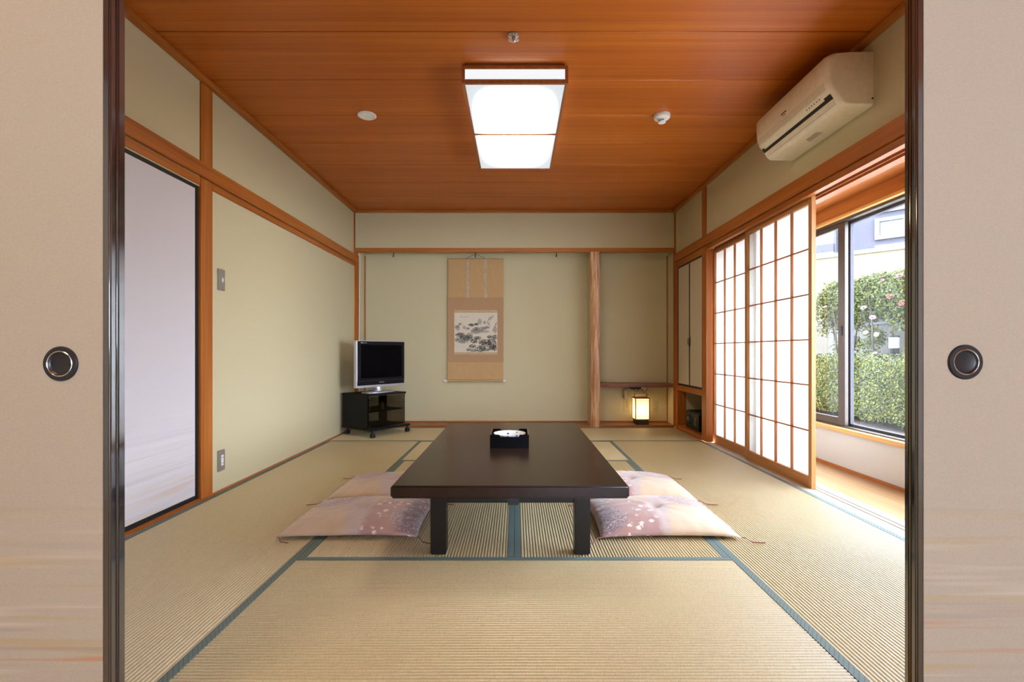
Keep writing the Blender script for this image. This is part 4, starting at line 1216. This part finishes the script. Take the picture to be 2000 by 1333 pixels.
for i in range(12):
    a0, a1 = 2 * math.pi * (i + 0.12) / 12, 2 * math.pi * (i + 0.72) / 12
    for r, z in ((0.010, -0.0305), (0.026, -0.022)):
        for a_ in (a0, a1): vs.append((r * math.cos(a_), r * math.sin(a_), z))
    for r, z in ((0.010, -0.0335), (0.0265, -0.0245)):
        for a_ in (a0, a1): vs.append((r * math.cos(a_), r * math.sin(a_), z))
    o_ = i * 8
    fs += [(o_, o_ + 1, o_ + 3, o_ + 2), (o_ + 4, o_ + 6, o_ + 7, o_ + 5), (o_ + 2, o_ + 3, o_ + 7, o_ + 6), (o_, o_ + 2, o_ + 6, o_ + 4), (o_ + 1, o_ + 5, o_ + 7, o_ + 3)]
MB().add(vs, fs).lathe([(0.0001, -0.0302), (0.0105, -0.0302), (0.0105, -0.0336), (0.005, -0.037), (0.0001, -0.038)], 16, 'z').build('deflector', 'chrome', sp_)

# ------------------------------------------------------------------ garden
GZ = -0.30
def leafmat(name, a_, b_, c_, rough=0.45):
    k = N(name)
    g = k.n('ShaderNodeNewGeometry')
    k.base(k.ramp(g.outputs['Random Per Island'], [(0.0, a_), (0.5, b_), (1.0, c_)]))
    k.s('Roughness', rough); k.s('Specular IOR Level', 0.12)
    M[name] = k.m
leafmat('hedge_leaf', (0.0046, 0.0081, 0.0012), (0.0377, 0.0464, 0.0041), (0.1102, 0.1015, 0.0128))
leafmat('camellia_leaf', (0.0046, 0.0093, 0.0017), (0.0290, 0.0394, 0.0046), (0.0986, 0.0899, 0.0128), 0.35)
leafmat('petal_pink', (0.13, 0.075, 0.080), (0.16, 0.10, 0.10), (0.18, 0.13, 0.125))
leafmat('petal_red', (0.13, 0.020, 0.026), (0.17, 0.038, 0.042), (0.20, 0.070, 0.070))
plain('soil', (0.0580, 0.0377, 0.0244), 0.9, var=0.4, nscale=12)
plain('hedge_core', (0.030, 0.028, 0.012), 0.9, var=0.4)
plain('bark', (0.038, 0.026, 0.016), 0.8, var=0.3)
plain('fence_concrete', (0.055, 0.048, 0.031), 0.8, var=0.10, nscale=4)
plain('fence_rail', (0.025, 0.024, 0.024), 0.6)
plain('cream_facade', (0.1102, 0.0899, 0.0435), 0.8, var=0.03, nscale=1)
plain('white_facade', (0.1160, 0.1160, 0.1160), 0.8, var=0.03)
plain('lilac_facade', (0.0406, 0.0377, 0.0476), 0.8, var=0.04, nscale=0.5)
plain('pale_surround', (0.0609, 0.0580, 0.0650), 0.7)
plain('far_pane', (0.0435, 0.0464, 0.0493), 0.3)
plain('far_curtain', (0.0812, 0.0812, 0.0812), 0.6)
plain('bollard_black', (0.006, 0.0055, 0.006), 0.5, spec=0.1)
plain('bollard_white', (0.17, 0.17, 0.165), 0.5, spec=0.2)

tag(B(2.54, 60, -6, 75, GZ - 0.3, GZ).build('ground', 'soil'), 'brown garden soil outside the window', 'ground', kind='structure')

plain('bounce_gravel', (0.66, 0.64, 0.58), 0.9, var=0.25, nscale=60, bump=0.5, bdist=0.01)
tag(B(2.545, 5.2, -5.5, 14.0, GZ, GZ + 0.03).build('bounce_strip', 'bounce_gravel'), 'unseen pale gravel strip added to bounce daylight into the room', 'light_bounce', kind='structure')  # added out of view to reflect daylight onto ceiling and upper walls

rg = random.Random(5)
def leaf(mb, p, size, n, asp=0.5):
    n = Vector(n)
    if n.length < 1e-6: n = Vector((0, 0, 1))
    n.normalize()
    t = Vector((rg.uniform(-1, 1), rg.uniform(-1, 1), rg.uniform(-1, 1)))
    t = (t - n * t.dot(n))
    if t.length < 1e-3: t = Vector((1, 0, 0))
    t.normalize()
    b = n.cross(t)
    p = Vector(p)
    mb.add([p - t * size * 0.5, p + b * size * asp * 0.5 + n * size * 0.08, p + t * size * 0.5, p - b * size * asp * 0.5 + n * size * 0.08], [(0, 1, 2, 3)])
def raw(mb, name, mat, parent):
    me = bpy.data.meshes.new(name)
    me.from_pydata([tuple(v) for v in mb.v], [], mb.f)
    return link(name, me, mat, parent)

hg = thing('clipped_hedge', 'low clipped green hedge outside the veranda window', 'hedge', (6.0, 8.0, GZ))
HX0, HX1, HY0, HY1, HZ = -0.55, 0.75, -4.2, 3.4, 1.055
core = MB().box(HX0 + 0.10, HX1 - 0.1, HY0 + 0.1, HY1 - 0.1, 0.16, HZ - 0.09)
core.build('inner_core', 'hedge_core', hg, bevel=0.06)  # solid dark box added to fill the hedge behind the leaves
for i in range(19):
    y = HY0 + 0.25 + i * 0.39
    MB().tube([(HX0 + 0.3, y, 0.0), (HX0 + 0.26, y + 0.03, 0.12), (HX0 + 0.3, y - 0.02, 0.25)], 0.014, 6).build('stem', 'bark', hg)
lv = MB()
def bulge(y, z): return 0.05 * math.sin(2.1 * y + 0.6) + 0.04 * math.sin(4.3 * y + 3 * z)
for _ in range(40000):
    y, z = rg.uniform(HY0, HY1), 0.10 + (HZ - 0.12) * rg.random() ** 0.9
    d = rg.random() ** 1.6 * 0.15
    leaf(lv, (HX0 + bulge(y, z) + d, y, z), rg.uniform(0.028, 0.05), (-1 + rg.uniform(-.8, .8), rg.uniform(-.9, .9), rg.uniform(-.4, 1.0)))
for _ in range(20000):
    x, y = rg.uniform(HX0, HX1), rg.uniform(HY0, HY1)
    leaf(lv, (x, y, HZ + bulge(y, x) * 0.8 - rg.random() ** 1.6 * 0.12), rg.uniform(0.028, 0.05), (rg.uniform(-.8, .8), rg.uniform(-.8, .8), 1))
for _ in range(4000):
    x, z = rg.uniform(HX0, HX1), rg.uniform(0.1, HZ)
    leaf(lv, (x, HY0 + rg.random() * 0.12, z), rg.uniform(0.028, 0.05), (rg.uniform(-.8, .8), -1, rg.uniform(-.4, .8)))
tag(raw(lv, 'foliage', 'hedge_leaf', hg), kind='stuff')

# camellia bushes with blossoms
def flower(parent, loc, mat, r):
    r = r * 0.72
    mb = MB()
    for ring, (cnt, rad, tilt) in enumerate(((7, 1.0, 0.25), (6, 0.72, 0.65), (5, 0.42, 1.05))):
        for i in range(cnt):
            a_ = 2 * math.pi * (i + 0.5 * ring) / cnt + rg.uniform(-0.1, 0.1)
            d = Vector((math.cos(a_), math.sin(a_), 0)); s_ = Vector((-math.sin(a_), math.cos(a_), 0))
            up = Vector((0, 0, 1))
            o_ = d * math.cos(tilt) + up * math.sin(tilt)
            L = r * rad
            mb.add([d * 0.02 * r, o_ * L * 0.6 + s_ * L * 0.42, o_ * L + s_ * L * 0.16, o_ * L - s_ * L * 0.16, o_ * L * 0.6 - s_ * L * 0.42], [(0, 1, 2, 3, 4)])
    o = raw(mb, 'flower', mat, parent)
    o.location = Vector(loc) - parent.location
    o.rotation_euler = (R(rg.uniform(40, 75)), 0, R(rg.uniform(-75, -35)))
    return o
def camellia(label, x, y, rad, flowers, seed):
    t = thing('camellia_bush', label, 'bush', (x, y, GZ), group='camellia bushes behind the hedge')
    tips = []
    for i in range(4):
        a_ = i * 1.57 + rg.uniform(-.4, .4)
        e = (0.25 * math.cos(a_), 0.42 * math.sin(a_), 1.75)
        MB().tube([(0.04 * math.cos(a_), 0.04 * math.sin(a_), 0.0), (0.10 * math.cos(a_), 0.16 * math.sin(a_), 0.75), (0.22 * math.cos(a_), 0.30 * math.sin(a_), 1.25), (e[0], e[1], e[2]), (e[0] * 1.4, e[1] * 1.4, 2.25)], [0.032, 0.026, 0.02, 0.014, 0.006], 7).build('branch', 'bark', t, smooth=True)
    mb = MB()
    loc0 = y
    for i in range(10500):
        y = rg.uniform(-rad, rad)
        t_ = rg.random() ** 1.35
        top = 2.66 + 0.06 * math.sin(5.0 * (y + loc0) + seed) + 0.04 * math.sin(11.0 * y + 2.0 * seed)
        dx = 0.42 * math.sqrt(max(0.05, 1 - (2.0 * t_ - 1.0) ** 2 * 0.8))
        p = (rg.uniform(-dx, dx) - 0.04 * math.sin(7 * y), y, top - 0.84 * t_ + rg.gauss(0, 0.04))
        leaf(mb, p, rg.uniform(0.038, 0.068), (rg.uniform(-1.2, 0.4), rg.uniform(-1, .4), rg.uniform(-.2, 1)), 0.55)
    for i in range(9):
        cx_, cy_, cz_ = rg.uniform(-.3, .2), rg.uniform(-rad, rad) * 0.8, rg.uniform(1.05, 1.75)
        for j in range(120):
            leaf(mb, (cx_ + rg.gauss(0, .07), cy_ + rg.gauss(0, .10), cz_ + rg.gauss(0, .06)), rg.uniform(0.038, 0.065), (rg.uniform(-1.2, .4), rg.uniform(-1, .4), rg.uniform(-.2, 1)), 0.55)
    tag(raw(mb, 'foliage', 'camellia_leaf', t), kind='stuff')
    for (px, py, red, r) in flowers:
        X = x - rg.uniform(0.36, 0.44)
        Y = FPX * X / (px - VX)
        flower(t, (X, Y, CAMH + (VY - py) / FPX * Y), 'petal_red' if red else 'petal_pink', r)
    return t
camellia('camellia bush with red blossoms nearest the black sliding door edge', 7.50, 8.80, 0.53, [(1757, 539, 1, .085), (1739, 580, 1, .085), (1760, 594, 1, .075), (1724, 548, 1, .05)], 1)
camellia('camellia bush with pale pink blossoms, middle one behind the hedge', 7.50, 9.93, 0.53, [(1687, 602, 0, .085), (1704, 621, 0, .085), (1691, 650, 0, .07), (1712, 654, 0, .075), (1708, 692, 0, .075)], 2)
camellia('camellia bush seen through the left window pane', 7.50, 11.08, 0.53, [(1612, 600, 0, .06)], 3)

# bollard lamp
bo = thing('bollard_lamp', 'garden bollard lamp with white top and black post behind the hedge', 'lamp', (6.93, 8.86, GZ))
MB().lathe([(0.0001, 0.0), (0.078, 0.0), (0.078, 1.222), (0.0001, 1.222)], 28, 'z').build('post', 'bollard_black', bo, smooth=True)
MB().lathe([(0.0001, 1.2225), (0.080, 1.2225), (0.080, 1.42), (0.0001, 1.42)], 28, 'z').build('diffuser', 'bollard_white', bo, smooth=True)
MB().lathe([(0.0001, 1.4205), (0.083, 1.4205), (0.083, 1.448), (0.0001, 1.452)], 28, 'z').build('cap', 'bollard_black', bo, smooth=True)

# concrete fence
fe = thing('garden_fence', 'beige concrete panel fence behind the camellia bushes', 'fence', (8.3, 11.5, GZ))
pm1 = B(-0.025, 0.025, -0.447, 0.447, 0.0, 1.78); pm2 = B(-0.025, 0.025, -0.447, 0.447, 1.84, 2.62)
first = None
for i in range(15):
    for j, q in enumerate((pm1, pm2)):
        if i == 0:
            o = q.build('fence_panel', 'fence_concrete', fe, bevel=0.008, seg=1)
            first = (first or []) + [o]
        else:
            o = first[j].copy(); COL.objects.link(o); o.parent = fe
        o.location = (0, -9.0 + i * 0.9, 0)
B(-0.035, 0.03, -9.45, 4.05, 1.782, 1.838).build('fence_rail', 'fence_rail', fe)

# cream annex and lilac apartment block beyond the fence
an = thing('cream_annex', 'low cream coloured building with white parapet beyond the garden fence', 'building', (10.5, 14.9, GZ), R(135))
# local x runs along the facade, local -y looks away from the garden
B(-9.0, 5.0, -4.0, 0.0, 0.0, 4.15).build('wall', 'cream_facade', an)
B(-9.05, 5.05, -4.0, 0.06, 4.151, 4.27).build('parapet', 'white_facade', an)
for i in range(3):
    wv = B(-4.2 + i * 3.2, -3.0 + i * 3.2, 0.002, 0.03, 0.8, 2.0).build('window', 'pale_surround', an)
ab = thing('apartment_building', 'lilac-grey apartment block with pale framed windows', 'building', (40.3, 55.0, GZ), R(135))
B(-26, 26, -14.0, 0.0, 0.0, 34.0).build('wall', 'lilac_facade', ab)
def awin(s0, z, w_, h_, deep=0.35):
    f = MB().box(s0 - w_ / 2 - 0.45, s0 + w_ / 2 + 0.45, 0.002, deep, z - 0.45, z).box(s0 - w_ / 2 - 0.45, s0 + w_ / 2 + 0.45, 0.002, deep, z + h_, z + h_ + 0.4)
    f.box(s0 - w_ / 2 - 0.45, s0 - w_ / 2, 0.002, deep, z, z + h_).box(s0 + w_ / 2, s0 + w_ / 2 + 0.45, 0.002, deep, z, z + h_)
    o = f.build('window', 'pale_surround', ab)
    B(s0 - w_ / 2, s0 - 0.05, 0.003, deep * 0.5, z, z + h_).build('pane', 'far_curtain', o)
    B(s0 + 0.05, s0 + w_ / 2, 0.003, deep * 0.5, z, z + h_).build('pane', 'far_pane', o)
    B(s0 - 0.05, s0 + 0.05, 0.003, deep * 0.7, z, z + h_).build('mullion', 'white_facade', o)
for zf in (8.0, 11.0, 14.0, 17.0, 20.0):
    for s0 in (-12.0, -1.95):
        awin(s0, zf + 0.15, 2.1, 1.55)
    bay = B(3.3, 6.0, 0.001, 1.4, zf - 1.0, zf + 2.0).build('bay', 'white_facade', ab)
    B(3.7, 5.6, 1.401, 1.45, zf + 0.1, zf + 1.6).build('pane', 'far_pane', bay)
    B(3.29, 6.01, 0.5, 1.42, zf - 1.15, zf - 0.2).build('panel', 'lilac_facade', bay)
